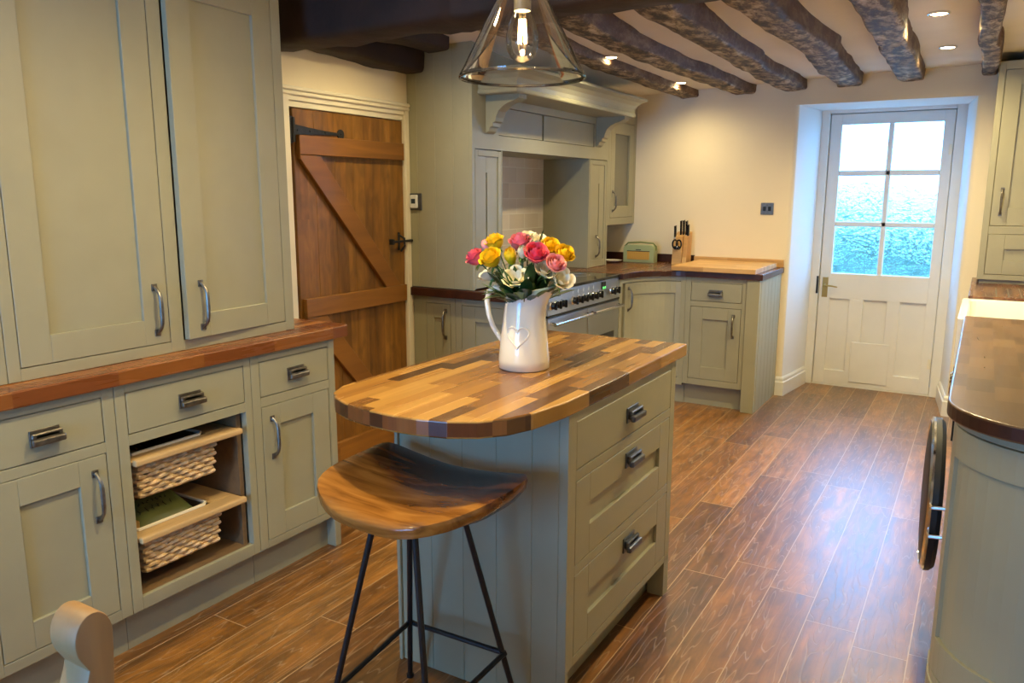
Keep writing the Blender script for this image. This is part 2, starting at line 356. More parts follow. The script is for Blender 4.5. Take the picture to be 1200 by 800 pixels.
# ------------------------------------------------------------------ cabinet pieces
BV = .0013
def shaker(fr, u0, u1, z0, z1, st=.085, rt=.08, rb=.085, th=.022, rec=.011, n=0.0):
    bm = bmesh.new()
    box(bm, fr, u0, u0 + st, n - th, n, z0, z1, BV); box(bm, fr, u1 - st, u1, n - th, n, z0, z1, BV)
    box(bm, fr, u0 + st, u1 - st, n - th, n, z1 - rt, z1, BV); box(bm, fr, u0 + st, u1 - st, n - th, n, z0, z0 + rb, BV)
    box(bm, fr, u0 + st - .004, u1 - st + .004, n - th, n - rec, z0 + rb - .004, z1 - rt + .004)
    return bm
def slab(fr, u0, u1, z0, z1, th=.022, n=0.0):
    bm = bmesh.new(); box(bm, fr, u0, u1, n - th, n, z0, z1, .0018); return bm
def frame_bm(fr, u0, u1, z0, z1, cols, th=.026):
    """in-frame face frame; cols: list of lists of openings (u0,u1,z0,z1), stacked from the top down"""
    bm = bmesh.new(); xs = [u0]
    for c in cols: xs += [c[0][0], c[0][1]]
    xs.append(u1); g = .0025
    for i in range(0, len(xs), 2): box(bm, fr, xs[i] - (0 if i == 0 else -g), xs[i + 1] - g if i < len(xs) - 2 else xs[i + 1], -th, 0, z0, z1, BV)
    for c in cols:
        a, b = c[0][0] - g, c[0][1] + g; top = z1
        for (p, q, lo, hi) in c:
            box(bm, fr, a, b, -th, 0, hi + g, top, .0006); top = lo - g
        box(bm, fr, a, b, -th, 0, z0, top, .0006)
    return bm
def carcass(bm, fr, u0, u1, z0, z1, depth, t=.018, mi=0):
    for a, b in ((u0, u0 + t), (u1 - t, u1)): box(bm, fr, a, b, -depth, -.026, z0, z1, mi=mi)
    box(bm, fr, u0, u1, -depth, -.026, z0, z0 + t, mi=mi); box(bm, fr, u0, u1, -depth, -depth + .008, z0, z1, mi=mi)
    box(bm, fr, u0 + t, u1 - t, -depth, -.03, z1 - t, z1, mi=mi)
def bow_handle(fr, u, z0, z1, parent, n=0.0, mat='pewter', name='handle', w=.02):
    bm = bmesh.new()
    for z in (z0, z1):
        box(bm, fr, u - w / 2, u + w / 2, n, n + .004, z - .011, z + .011, .001)
    H = z1 - z0; pts = []; rr = []
    for i in range(15):
        t = i / 14; d = .027 * (1 - abs(2 * t - 1) ** 5)
        pts.append(fr.p(u, n + .003 + d, z0 + H * t)); rr.append(.0048 + .0022 * math.sin(PI * t) + (.002 if i in (0, 14) else 0))
    tube(bm, pts, rr, 8)
    return obj(name, bm, mat, parent, smooth=True)
def bar_pull(fr, u, z, parent, n=0.0, mat='pewter', w=.092, name='handle'):
    bm = bmesh.new()
    box(bm, fr, u - w * .45, u + w * .45, n, n + .004, z - .024, z + .024, .001)
    box(bm, fr, u - w * .36, u + w * .36, n + .003, n + .020, z - .013, z + .013, .002)
    box(bm, fr, u - w / 2, u + w / 2, n + .014, n + .030, z - .017, z + .003, .005, seg=2)
    box(bm, fr, u - w * .47, u + w * .47, n + .010, n + .020, z + .001, z + .017, .003)
    return obj(name, bm, mat, parent)
def tongue_boards(bm, fr, u0, u1, n0, n1, z0, z1, w=.12, phase=0.0):
    u = u0; first = w - phase if phase else w
    while u < u1 - .002:
        e = min(u1, u + first); first = w
        if u1 - e < .02: e = u1
        box(bm, fr, u, e, n0, n1, z0, z1, .0022); u = e

# ================================================================== SETTING
XL, XR, YB, YN = -2.76, .63, 5.79, -1.75
DX0, DX1 = -1.165, -.11            # door recess in the back wall
def ceil_z(x, y):
    t = max(0, min(1, (y - 3.3) / .6))
    return (2.22) * (1 - t) + (2.203 + .028 * (x + .6)) * t
# floor
bm = bmesh.new(); wbox(bm, -3.0, .9, -2.0, 6.36, -.08, 0)
struct('floor', bm, 'floor')
# ceiling (uneven old plaster)
bm = bmesh.new(); nx, ny = 24, 50; g = []
for j in range(ny + 1):
    r = []
    for i in range(nx + 1):
        x = -3.0 + 3.9 * i / nx; y = -2.0 + 7.85 * j / ny
        r.append(bm.verts.new((x, y, ceil_z(x, y) + .006 * noise.noise(V((x * 2.1, y * 2.1, 0))))))
    g.append(r)
for j in range(ny):
    for i in range(nx): bm.faces.new([g[j][i], g[j][i + 1], g[j + 1][i + 1], g[j + 1][i]])
top = [bm.verts.new(p) for p in ((-3, -2, 2.36), (.9, -2, 2.36), (.9, 5.85, 2.36), (-3, 5.85, 2.36))]; bm.faces.new(top)
struct('ceiling', bm, 'ceiling', smooth=True)
# left wall with door opening
bm = bmesh.new()
DY0, DY1, DH = 2.665, 3.492, 1.84
wbox(bm, -3.0, XL, -2.0, DY0, 0, 2.3); wbox(bm, -3.0, XL, DY1, 6.36, 0, 2.3); wbox(bm, -3.0, XL, DY0, DY1, DH, 2.3)
struct('wall_left', bm, 'plaster')
bm = bmesh.new(); wbox(bm, -3.12, -3.02, 2.4, 3.8, 0, 2.3); wbox(bm, -3.02, -2.995, 2.4, 2.6, 0, 2.3); wbox(bm, -3.02, -2.995, 3.55, 3.8, 0, 2.3)  # unseen backing added behind the plank door to block light through its opening
struct('wall_light_block', bm, 'plaster')
# back wall, thick, splayed reveal
bm = bmesh.new()
def pier(pts, z0, z1, rnd):
    b = bmesh.new(); lo = [b.verts.new((x, y, z0)) for x, y in pts]; hi = [b.verts.new((x, y, z1)) for x, y in pts]
    b.faces.new(lo); b.faces.new(hi); n = len(pts)
    for i in range(n): b.faces.new([lo[i], lo[(i + 1) % n], hi[(i + 1) % n], hi[i]])
    bmesh.ops.recalc_face_normals(b, faces=b.faces[:])
    ed = [e for e in b.edges if {e.verts[0], e.verts[1]} == {lo[rnd], hi[rnd]}]
    bmesh.ops.bevel(b, geom=ed, offset=.03, segments=5, affect='EDGES', profile=.5)
    me = bpy.data.meshes.new('tmp'); b.to_mesh(me); b.free(); bm.from_mesh(me); bpy.data.meshes.remove(me)
pier([(-2.76, YB), (DX0, YB), (-1.095, 6.27), (-1.095, 6.42), (-2.76, 6.42)], 0, 2.3, 1)
pier([(.9, YB), (DX1, YB), (-.172, 6.27), (-.172, 6.42), (.9, 6.42)], 0, 2.3, 1)
wbox(bm, DX0 - .03, DX1 + .03, YB, 6.42, 2.028, 2.3)
wbox(bm, -1.10, -.165, 6.27, 6.42, 2.0285, 2.2)
for f in bm.faces:
    c = f.calc_center_median()
    if DX0 - .02 < c.x < DX1 + .02 and YB + .02 < c.y < 6.40 and c.z < 2.05: f.material_index = 1
struct('wall_back', bm, ['plaster', 'white_wall'], smooth=True)
# right wall with the sink window and a near window
def wall_with_holes(fr, L0, L1, th, holes, zt=2.3):
    b = bmesh.new(); u = L0
    for (a, c, z0, z1) in holes:
        box(b, fr, u, a, -th, 0, 0, zt); box(b, fr, a, c, -th, 0, 0, z0); box(b, fr, a, c, -th, 0, z1, zt); u = c
    box(b, fr, u, L1, -th, 0, 0, zt); return b
FR_R = Fr((XR, 0, 0), (0, 1, 0), (-1, 0, 0))
FR_N = Fr((0, YN, 0), (1, 0, 0), (0, 1, 0))
WR = [(-.5, .0, .95, 1.45), (4.02, 4.46, 1.32, 1.76)]
WN = [(-2.0, -.85, .35, 1.85)]
struct('wall_right', wall_with_holes(FR_R, -2.0, 5.79, .27, WR), 'plaster')
struct('wall_near', wall_with_holes(FR_N, -2.76, XR, .25, WN), 'plaster')
def window(i, fr, a, c, z0, z1, rows=2, colsn=2):
    r = sroot('window_%d' % i, fr.p((a + c) / 2, -.15, z0))
    b = bmesh.new(); t = .05
    for q in ((a, a + t, z0, z1), (c - t, c, z0, z1)): box(b, fr, q[0], q[1], -.17, -.11, q[2], q[3], .003)
    for q in ((a + t, c - t, z0, z0 + t), (a + t, c - t, z1 - t, z1)): box(b, fr, q[0], q[1], -.17, -.11, q[2], q[3], .003)
    for k in range(1, colsn):
        u = a + (c - a) * k / colsn; box(b, fr, u - .012, u + .012, -.16, -.12, z0 + t, z1 - t, .002)
    for k in range(1, rows):
        z = z0 + (z1 - z0) * k / rows; box(b, fr, a + t, c - t, -.16, -.12, z - .012, z + .012, .002)
    obj('window_frame', b, 'white', r)
    b = bmesh.new(); box(b, fr, a + t, c - t, -.142, -.138, z0 + t, z1 - t); obj('pane', b, 'pane', r)
window(1, FR_R, *WR[0]); window(2, FR_R, *WR[1]); window(3, FR_N, *WN[0], rows=3, colsn=3)

# skirting boards
def skirting(name, pts, h=.135):
    b = bmesh.new()
    prof = [(0, 0), (.020, 0), (.020, h * .72), (.013, h * .76), (.013, h * .90), (.006, h), (0, h)]
    n = len(pts); rows = []
    for i, p in enumerate(pts):
        p = V((*p, 0))
        d0 = (V((*pts[i], 0)) - V((*pts[i - 1], 0))).normalized() if i > 0 else None
        d1 = (V((*pts[i + 1], 0)) - V((*pts[i], 0))).normalized() if i < n - 1 else None
        if d0 is None: d0 = d1
        if d1 is None: d1 = d0
        n0 = V((d0.y, -d0.x, 0)); n1 = V((d1.y, -d1.x, 0)); m = (n0 + n1).normalized(); k = 1 / max(.3, m.dot(n0))
        rows.append([b.verts.new(p + m * (q * k) + V((0, 0, z))) for q, z in prof])
    for i in range(n - 1):
        for k in range(len(prof)):
            b.faces.new([rows[i][k], rows[i][(k + 1) % len(prof)], rows[i + 1][(k + 1) % len(prof)], rows[i + 1][k]])
    b.faces.new(rows[0]); b.faces.new(rows[-1])
    return struct(name, b, 'white')
skirting('baseboard_left', [(-1.203, YB), (DX0 + .005, YB), (-1.098, 6.265)])
skirting('baseboard_right', [(-.168, 6.265), (DX1 - .005, YB), (-.02, YB)])

# back door, six obscured panes over panels
DYF = 6.30
door = sroot('door_1', (-.635, DYF, 0)); fd = Fr((0, DYF, 0), (1, 0, 0), (0, -1, 0))
b = bmesh.new()
L_, R_ = -1.033, -.238
cols = [(-.955, -.648), (-.612, -.305)]; rowsz = [(1.603, 1.925), (1.237, 1.563), (.855, 1.200)]
box(b, fd, L_, -.955, -.045, 0, .012, 1.998, .002); box(b, fd, -.305, R_, -.045, 0, .012, 1.998, .002)
box(b, fd, -.955, -.305, -.045, 0, 1.925, 1.998, .001); box(b, fd, -.955, -.305, -.045, 0, .668, .855, .001)
box(b, fd, -.955, -.305, -.045, 0, .012, .12, .001)
box(b, fd, -.815, -.72, -.045, 0, .12, .668, .001); box(b, fd, -.56, -.475, -.045, 0, .12, .668, .001)
box(b, fd, -.955, -.305, -.045, -.019, .11, .67)
obj('door_leaf', b, 'white', door)
b = bmesh.new()
box(b, fd, -.648, -.612, -.04, -.004, .855, 1.925, .006)
for z0, z1 in ((1.563, 1.603), (1.200, 1.237)): box(b, fd, -.955, -.305, -.04, -.004, z0, z1, .006)
obj('glazing_bars', b, 'white', door)
for (x0, x1) in cols:
    for (z0, z1) in rowsz:
        b = bmesh.new(); box(b, fd, x0 - .006, x1 + .006, -.026, -.022, z0 - .006, z1 + .006); obj('pane', b, 'obscure', door)
b = bmesh.new(); box(b, fd, -.78, -.516, 0, .007, .043, .350, .003); obj('patch_panel', b, 'white', door)
b = bmesh.new(); box(b, fd, -1.012, -.972, 0, .004, .672, .822, .002); hp = obj('handle_plate', b, 'brass', door)
b = bmesh.new(); tube(b, [fd.p(-.992, .003, .765), fd.p(-.992, .045, .765), fd.p(-.975, .052, .765), fd.p(-.935, .052, .762), fd.p(-.90, .048, .756)], [.008, .007, .007, .006, .005], 8)
lathe(b, [(.006, 0), (.006, .002)], fd.p(-.992, .004, .705), 10, (0, -1, 0))
obj('lever', b, 'brass', hp, smooth=True)
b = bmesh.new(); box(b, fd, -.262, -.242, 0, .006, .20, .27, .001); box(b, fd, -.262, -.242, 0, .006, 1.70, 1.77, .001); obj('hinge', b, 'cream_trim', door)
b = bmesh.new()
box(b, fd, -1.098, -1.037, -.07, .02, 0, 2.062, .004); box(b, fd, -.234, -.168, -.07, .02, 0, 2.062, .004); box(b, fd, -1.037, -.234, -.07, .02, 2.004, 2.062, .004)
box(b, fd, -1.07, -.20, -.12, .0, -.01, .010, .002)
box(b, fd, -1.04, -1.02, -.075, -.047, 0, 2.01, .001); box(b, fd, -.25, -.23, -.075, -.047, 0, 2.01, .001); box(b, fd, -1.04, -.23, -.075, -.047, 1.985, 2.01, .001)
fm = obj('door_frame', b, 'white', door)
b = bmesh.new(); box(b, fd, -1.052, -1.037, .02, .026, .70, .83, .001); obj('strike_plate', b, 'black_iron', fm)

# plank door in the left wall
FL_ = Fr((XL, 0, 0), (0, 1, 0), (1, 0, 0))
d2 = sroot('door_2', (XL, 3.09, 0))
b = bmesh.new()
for k in range(6): box(b, FL_, 2.698 + k * .1325, 2.698 + (k + 1) * .1325, -.035, .0, .008, 1.812, .0022)
obj('door_planks', b, 'pine_door', d2)
for (z0, z1) in ((1.606, 1.694), (.845, .935), (.062, .176)):
    b = bmesh.new(); box(b, FL_, 2.712, 3.476, .0, .026, z0, z1, .002); obj('ledge', b, 'pine_rail', d2)
def brace_mat():
    m = M['pine_rail'].copy(); m.name = 'pine_brace'; return m
M['pine_brace'] = wood('pine_brace', [(.25, .10, .015), (.27, .11, .017)], w=3, L=9, along='Y', across='Z', rough=.42, grain=.3, bump=.06, streak=16)
for (zt, zb) in ((1.606, .935), (.845, .176)):
    b = bmesh.new(); prism(b, [(2.716, zt), (2.845, zt), (3.43, zb + .0), (3.31, zb + .0), (2.716, zt - .02)], .0, .022, .002, 1, fr=None)
    # outline was laid out as (y,z,depth); turn it upright
    for v in b.verts: y, z, n = v.co; v.co = V((XL + n, y, z))
    obj('brace', b, 'pine_brace', d2)
b = bmesh.new()
box(b, FL_, 2.664, 2.690, .004, .010, 1.655, 1.775, .001)
pts = [(2.690, 1.737), (2.80, 1.727), (2.95, 1.719), (2.992, 1.716)] + [(3.015 + .023 * math.cos(a), 1.717 + .023 * math.sin(a)) for a in [math.radians(200 - i * 25) for i in range(0, 3)]][:0]
up = [(2.690, 1.742), (2.78, 1.732), (2.90, 1.723), (2.985, 1.719)]; dn = [(2.985, 1.707), (2.90, 1.703), (2.78, 1.698), (2.690, 1.692)]
cir = arc(3.008, 1.713, .024, .024, 165, -165, 14)
bb = bmesh.new(); prism(bb, up + cir + dn, .0, .007, .001, 1)
for v in bb.verts: y, z, n = v.co; v.co = V((XL + .001 + n, y, z))
me = bpy.data.meshes.new('t'); bb.to_mesh(me); bb.free(); b.from_mesh(me)
tube(b, [(XL + .012, 2.690, 1.66), (XL + .012, 2.690, 1.77)], .008, 8)
for y in (2.72, 2.80, 2.90, 3.008): lathe(b, [(.006, 0), (.004, .003)], (XL + .008, y, 1.715), 8, (1, 0, 0))
obj('strap_hinge', b, 'black_iron', d2)
b = bmesh.new()
box(b, FL_, 3.434, 3.448, .0, .008, 1.125, 1.222, .002); tube(b, [(XL + .026, 3.362, 1.172), (XL + .026, 3.53, 1.175)], .0065, 8)
box(b, FL_, 3.36, 3.376, .0, .03, 1.158, 1.188, .003)
tube(b, [(XL + .008, 3.443, 1.205), (XL + .04, 3.443, 1.19), (XL + .04, 3.446, 1.15), (XL + .010, 3.452, 1.12)], .006, 8)
obj('thumb_latch', b, 'black_iron', d2)
# frame and architrave
b = bmesh.new()
box(b, FL_, 3.494, 3.530, .0, .022, 0, 1.90, .003); box(b, FL_, 2.62, 2.662, .0, .022, 0, 1.90, .003)
box(b, FL_, 2.62, 3.530, .0, .016, 1.843, 1.903, .003); box(b, FL_, 2.61, 3.530, .016, .028, 1.866, 1.884, .004); box(b, FL_, 2.605, 3.530, .0, .034, 1.884, 1.905, .006)
box(b, FL_, 2.662, 3.494, -.06, .006, 1.816, 1.843, .002); box(b, FL_, 3.4935, 3.4955, -.06, .0, 0, 1.843)
struct('trim_1', b, 'cream_trim')

# ================================================================== BEAMS
def beam(label, pts, w, h, mat='oak', amp=.012, name='ceiling_beam', seed=0, seg=46, wob=.5):
    """hewn timber: centreline pts (x,y,zbottom), cross-section w x h (goes up from zbottom)"""
    b = bmesh.new(); P0 = [V(p) for p in pts]; rings = []
    for i in range(seg + 1):
        t = i / seg * (len(P0) - 1); k = min(int(t), len(P0) - 2); f = t - k; f2 = f * f * (3 - 2 * f)
        c = P0[k].lerp(P0[k + 1], f2); d = (P0[k + 1] - P0[k]); d.z = 0; d.normalize(); s = V((-d.y, d.x, 0))
        ww = w * (1 + wob * .35 * noise.noise(V((i * .16, seed, 1.3)))); ring = []
        cc = c + s * (.018 * noise.noise(V((i * .13, seed, 7.7))))
        for q in range(20):
            a = q / 20 * 2 * PI; ca, sa = math.cos(a), math.sin(a); e = .30
            px = math.copysign(abs(ca) ** e, ca) * ww / 2; pz = math.copysign(abs(sa) ** e, sa) * h / 2
            p = cc + s * px + V((0, 0, h / 2 + pz))
            nz = noise.noise(V((p.x * 9 + seed, p.y * 5, p.z * 9))) + .6 * noise.noise(V((p.x * 24, p.y * 13 + seed, p.z * 24)))
            ring.append(b.verts.new(p + (s * ca + V((0, 0, sa))) * amp * nz))
        rings.append(ring)
    for i in range(seg):
        for q in range(20): b.faces.new([rings[i][q], rings[i][(q + 1) % 20], rings[i + 1][(q + 1) % 20], rings[i + 1][q]])
    b.faces.new(rings[0]); b.faces.new(rings[-1])
    o = obj(name, b, mat, None, smooth=True, origin=P0[0], angle=52); return tag(o, label, 'beam')
bl = [
 ('narrow reddish-brown hewn ceiling beam running just above the range mantel', [(-1.92, 2.46, 2.115), (-1.91, 3.7, 2.125), (-1.94, 4.8, 2.12), (-1.93, 5.795, 2.115)], .135, .12, 1),
 ('dark hewn ceiling beam beside the two glowing spotlights near the mantel', [(-1.50, 2.46, 2.12), (-1.58, 3.6, 2.11), (-1.57, 4.6, 2.11), (-1.54, 5.795, 2.12)], .15, .13, 3),
 ('rough pitted ceiling beam ending above the wooden chopping board', [(-1.16, 2.46, 2.12), (-1.17, 3.4, 2.11), (-1.20, 4.6, 2.115), (-1.20, 5.795, 2.12)], .15, .13, 5),
 ('crooked hewn ceiling beam ending above the door recess corner', [(-.84, 2.46, 2.11), (-.82, 3.4, 2.11), (-.79, 4.4, 2.115), (-.83, 5.0, 2.11), (-.85, 5.795, 2.125)], .16, .13, 7),
 ('broad grey weathered ceiling beam ending above the middle of the glazed door', [(-.43, 2.46, 2.12), (-.44, 3.5, 2.11), (-.46, 4.4, 2.12), (-.49, 5.795, 2.135)], .145, .13, 9),
 ('thin grey pitted ceiling beam meeting the corner wall cupboard', [(-.05, 2.46, 2.12), (-.055, 3.5, 2.115), (-.06, 4.6, 2.125), (-.055, 5.795, 2.145)], .085, .12, 11)]
for lab, p, w, h, s in bl: beam(lab, p, w, h, seed=s, amp=.010 if w > .1 else .006)
beam('massive dark stained spine beam spanning the room behind the glass pendant', [(-2.78, 2.43, 2.0), (-1.6, 2.40, 2.0), (-.6, 2.38, 1.995), (.66, 2.38, 2.0)], .20, .26, mat='spine', amp=.012, name='spine_beam', seed=21, seg=60, wob=.25)
beam('dark timber wall plate resting above the plank door', [(-2.69, 2.45, 2.075), (-2.695, 3.0, 2.068), (-2.70, 3.525, 2.055)], .14, .18, mat='spine', amp=.008, name='wall_plate', seed=31, seg=24, wob=.2)
beam('short dark joist stub between spine beam and tall side panel', [(-2.50, 2.46, 2.14), (-2.50, 3.0, 2.135), (-2.48, 3.44, 2.14)], .15, .12, mat='spine', amp=.008, name='joist_stub', seed=41, seg=20, wob=.2)

# ================================================================== DRESSER (left wall)
FB = Fr((-2.175, 0, 0), (0, 1, 0), (1, 0, 0)); DEP = .575
def base_unit(label, u0, u1, drawer, door=None, opening=None, handle_u=None, end=None, plinth=True, cat='cabinet', plinth_u1=None):
    r = thing('base_cabinet', label, cat, (-2.175, (u0 + u1) / 2, 0))
    ops = [[drawer, door or opening]]
    b = frame_bm(FB, u0, u1, .135, .868, ops)
    carcass(b, FB, u0, u1, .135, .868, DEP)
    obj('body', b, 'paint', r)
    d = obj('drawer', slab(FB, *drawer), 'paint', r); bar_pull(FB, (drawer[0] + drawer[1]) / 2, (drawer[2] + drawer[3]) / 2 - .003, d)
    if door:
        dd = obj('door', shaker(FB, *door, rt=.078, rb=.085), 'paint', r); bow_handle(FB, handle_u, .480, .622, dd)
    b = bmesh.new(); box(b, FB, u0, plinth_u1 or u1, -.065, -.045, 0, .135); obj('plinth', b, 'paint', r)
    if end:
        b = bmesh.new(); tongue_boards(b, Fr((0, end[1], 0), (1, 0, 0), (0, 1, 0)), -2.755, -2.175, -(end[1] - end[0]), 0, 0, .868, w=.145)
        obj('end_panel', b, 'paint', r)
    return r
base_unit('sage base cabinet at the frame edge with only a sliver of door in view', .505, .933, (.548, .890, .708, .840), door=(.548, .890, .165, .672), handle_u=.585)
base_unit('sage base cabinet with drawer and panelled door behind the pine chair post', .935, 1.358, (.979, 1.318, .708, .840), door=(.979, 1.318, .170, .672), handle_u=1.279)
ru = base_unit('sage base cabinet with one drawer above an open bay for two wicker baskets', 1.360, 1.870, (1.397, 1.838, .710, .838), opening=(1.397, 1.816, .180, .672))
b = bmesh.new()
wbox(b, -2.745, -2.203, 1.379, 1.397, .155, .70); wbox(b, -2.745, -2.203, 1.818, 1.836, .155, .70); wbox(b, -2.745, -2.19, 1.379, 1.836, .155, .178)
wbox(b, -2.745, -2.735, 1.397, 1.818, .178, .70)
for y0, y1 in ((1.397, 1.412), (1.803, 1.818)):
    for z in (.335, .585): wbox(b, -2.70, -2.21, y0, y1, z, z + .014)
obj('open_bay_lining', b, 'oak_in', ru)
base_unit('sage base cabinet with drawer and door at the worktop end beside the plank door', 1.872, 2.258, (1.912, 2.252, .710, .838), door=(1.912, 2.250, .165, .671), handle_u=1.957, end=(2.258, 2.292))
# worktop
b = bmesh.new(); prism(b, [(-2.758, .45), (-2.150, .45), (-2.150, 2.345), (-2.165, 2.36), (-2.758, 2.36)], .870, .916, .004, 2)
tag(obj('worktop', b, 'iroko', None, origin=(-2.45, 1.4, .87)), 'reddish block-stave wooden worktop along the sage dresser', 'worktop')

# baskets
def basket(label, zt, zb, name='wicker_basket'):
    r = thing(name, label, 'basket', (-2.45, 1.607, zb))
    x1, x0, y0, y1 = -2.192, -2.68, 1.425, 1.715
    bm_ = bmesh.new(); rows = 8
    per = []
    def along(a, c, n):
        return [(a[0] + (c[0] - a[0]) * i / n, a[1] + (c[1] - a[1]) * i / n) for i in range(n)]
    ny_, nx_ = 20, 32
    per = along((x1, y0), (x1, y1), ny_) + along((x1, y1), (x0, y1), nx_) + along((x0, y1), (x0, y0), ny_) + along((x0, y0), (x1, y0), nx_)
    cx, cy = (x0 + x1) / 2, (y0 + y1) / 2
    for rw in range(rows):
        z = zb + .006 + (zt - zb - .01) * rw / (rows - 1); pts = []
        taper = 1 - .05 * (1 - rw / rows)
        for i, (x, y) in enumerate(per):
            d = V((x - cx, y - cy, 0)); nn = V((1, 0, 0)) if abs(x - x1) < 1e-4 else V((-1, 0, 0)) if abs(x - x0) < 1e-4 else V((0, 1 if y > cy else -1, 0))
            s = math.sin((i / 2 + (rw % 2)) * PI) if False else (1, 0, -1, 0)[(i + 2 * (rw % 2)) % 4]
            pts.append(V((cx + d.x * taper, cy + d.y * taper, z + .0025 * s + random.uniform(-.001, .001))) + nn * (.0055 * s))
        tube(bm_, pts, .0078, 6, closed=True)
    for i, (x, y) in enumerate(per):
        if i % 4 == 3 or i % 4 == 1: tube(bm_, [(cx + (x - cx) * .95, cy + (y - cy) * .95, zb), (x, y, zt)], .0035, 5)
    wbox(bm_, x0 + .02, x1 - .02, y0 + .015, y1 - .015, zb, zb + .006)
    obj('wicker_body', bm_, 'wicker', r, smooth=True)
    b = bmesh.new()
    wbox(b, -2.182, -2.160, 1.400, 1.812, zt - .002, zt + .020, .006, seg=2)
    wbox(b, -2.235, -2.182, 1.400, 1.812, zt + .002, zt + .014, .002)
    wbox(b, -2.69, -2.235, 1.400, 1.425, zt + .002, zt + .014, .002); wbox(b, -2.69, -2.235, 1.715, 1.812, zt + .002, zt + .014, .002)
    obj('wooden_rim', b, 'basket_rail', r)
    rim = [(x1 - .006, y0 + .012), (x1 - .006, y1 - .03), (x1 - .02, y1 - .012), (x0 + .03, y1 - .012), (x0 + .01, y1 - .03), (x0 + .01, y0 + .03), (x0 + .03, y0 + .008), (x1 - .03, y0 + .008)]
    b = bmesh.new(); tube(b, [(x - .035, y, zt + .018) for x, y in rim], .006, 6, closed=True); obj('lining_edge', b, 'cloth', r, smooth=True)
    b = bmesh.new()
    for (a0, a1, c0, c1) in ((x1 - .052, x1 - .046, y0 + .01, y1 - .012), (x0 + .012, x0 + .016, y0 + .01, y1 - .012)): wbox(b, a0, a1, c0, c1, zb + .01, zt + .016)
    wbox(b, x0 + .012, x1 - .046, y0 + .008, y0 + .012, zb + .01, zt + .016); wbox(b, x0 + .012, x1 - .046, y1 - .016, y1 - .012, zb + .01, zt + .016)
    obj('lining', b, 'oak_in', r)
    return r
basket('upper wicker basket with pale wooden rim in the open dresser bay', .606, .487)
basket('lower wicker basket holding a green packet in the open dresser bay', .354, .236)
# packet: a pillow bag leaning in the lower basket
b = bmesh.new(); nu, nv = 14, 10; base = V((-2.33, 1.565, .378)); ua = V((0.05, .99, 0.02)).normalized(); va = V((-.90, .03, .30)).normalized(); na = ua.cross(va)
if na.z < 0: na = -na
for sgn in (1, -1):
    G = []
    for i in range(nu + 1):
        row = []
        for j in range(nv + 1):
            u = i / nu * 2 - 1; v = j / nv * 2 - 1; hh = .024 * ((1 - abs(u) ** 3) * (1 - abs(v) ** 3)) ** .6 * (1 + .15 * noise.noise(V((u * 3, v * 3, 0))))
            row.append(b.verts.new(base + ua * u * .105 + va * v * .075 + na * hh * sgn))
        G.append(row)
    for i in range(nu):
        for j in range(nv): b.faces.new([G[i][j], G[i + 1][j], G[i + 1][j + 1], G[i][j + 1]])
bmesh.ops.remove_doubles(b, verts=b.verts[:], dist=.0002)
pk = thing('food_packet', 'olive green packet with dark lettering lying in the lower wicker basket', 'packet', (-2.33, 1.56, .36))
obj('pouch', b, 'packet', pk, smooth=True)
b = bmesh.new(); random.seed(3)
for line, (v0, hgt, n_) in enumerate(((-.015, .022, 6), (.02, .013, 8))):
    for k in range(n_):
        u = -.07 + k * (.13 / n_); st = []
        for q in range(5): st.append(base + ua * (u + random.uniform(-.004, .007) + q * .0012) + va * (v0 + (q - 2) * hgt / 4 + random.uniform(-.002, .002)) + na * (.0262 * (1 - abs(u / .105) ** 3) ** .6))
        tube(b, st, .0011, 4)
obj('printed_lettering', b, 'packet_ink', pk)
b = bmesh.new(); wbox(b, -2.42, -2.26, 1.432, 1.462, .246, .388, .003)
tag(obj('ochre_carton', b, 'kraft', None, origin=(-2.34, 1.447, .246)), 'ochre carton standing beside the green packet in lower basket', 'carton')
random.seed(11)

# upper dresser cupboards
FU = Fr((-2.25, 0, 0), (0, 1, 0), (1, 0, 0))
def cupboard(label, u0, u1, doors, handles, ajar=None):
    r = thing('wall_cupboard', label, 'cupboard', (-2.25, (u0 + u1) / 2, .917))
    b = frame_bm(FU, u0, u1, .917, 2.205, [[d] for d in doors]); carcass(b, FU, u0, u1, .917, 2.205, .50); obj('body', b, 'paint', r)
    for i, d in enumerate(doors):
        fr, dd = FU, d
        if ajar == i:
            a = math.radians(3.3); fr = Fr(FU.p(d[1], 0, 0), (math.sin(a) * -1, math.cos(a), 0), (math.cos(a), math.sin(a), 0)); dd = (d[0] - d[1], 0, d[2], d[3]); hu = handles[i] - d[1]
        else: hu = handles[i]
        o = obj('door', shaker(fr, *dd, st=.088, rt=.076, rb=.080), 'paint', r)
        if hu is not None: bow_handle(fr, hu, .990, 1.136, o)
    return r
cupboard('sage two-door wall cupboard standing on the dresser worktop', 1.110, 2.160, [(1.147, 1.618, .954, 2.108), (1.671, 2.115, .954, 2.108)], [1.573, 1.729], ajar=1)
cupboard('sage wall cupboard cut off by the picture edge next to the two-door one', .45, 1.108, [(.49, 1.066, .954, 2.108)], [.54])

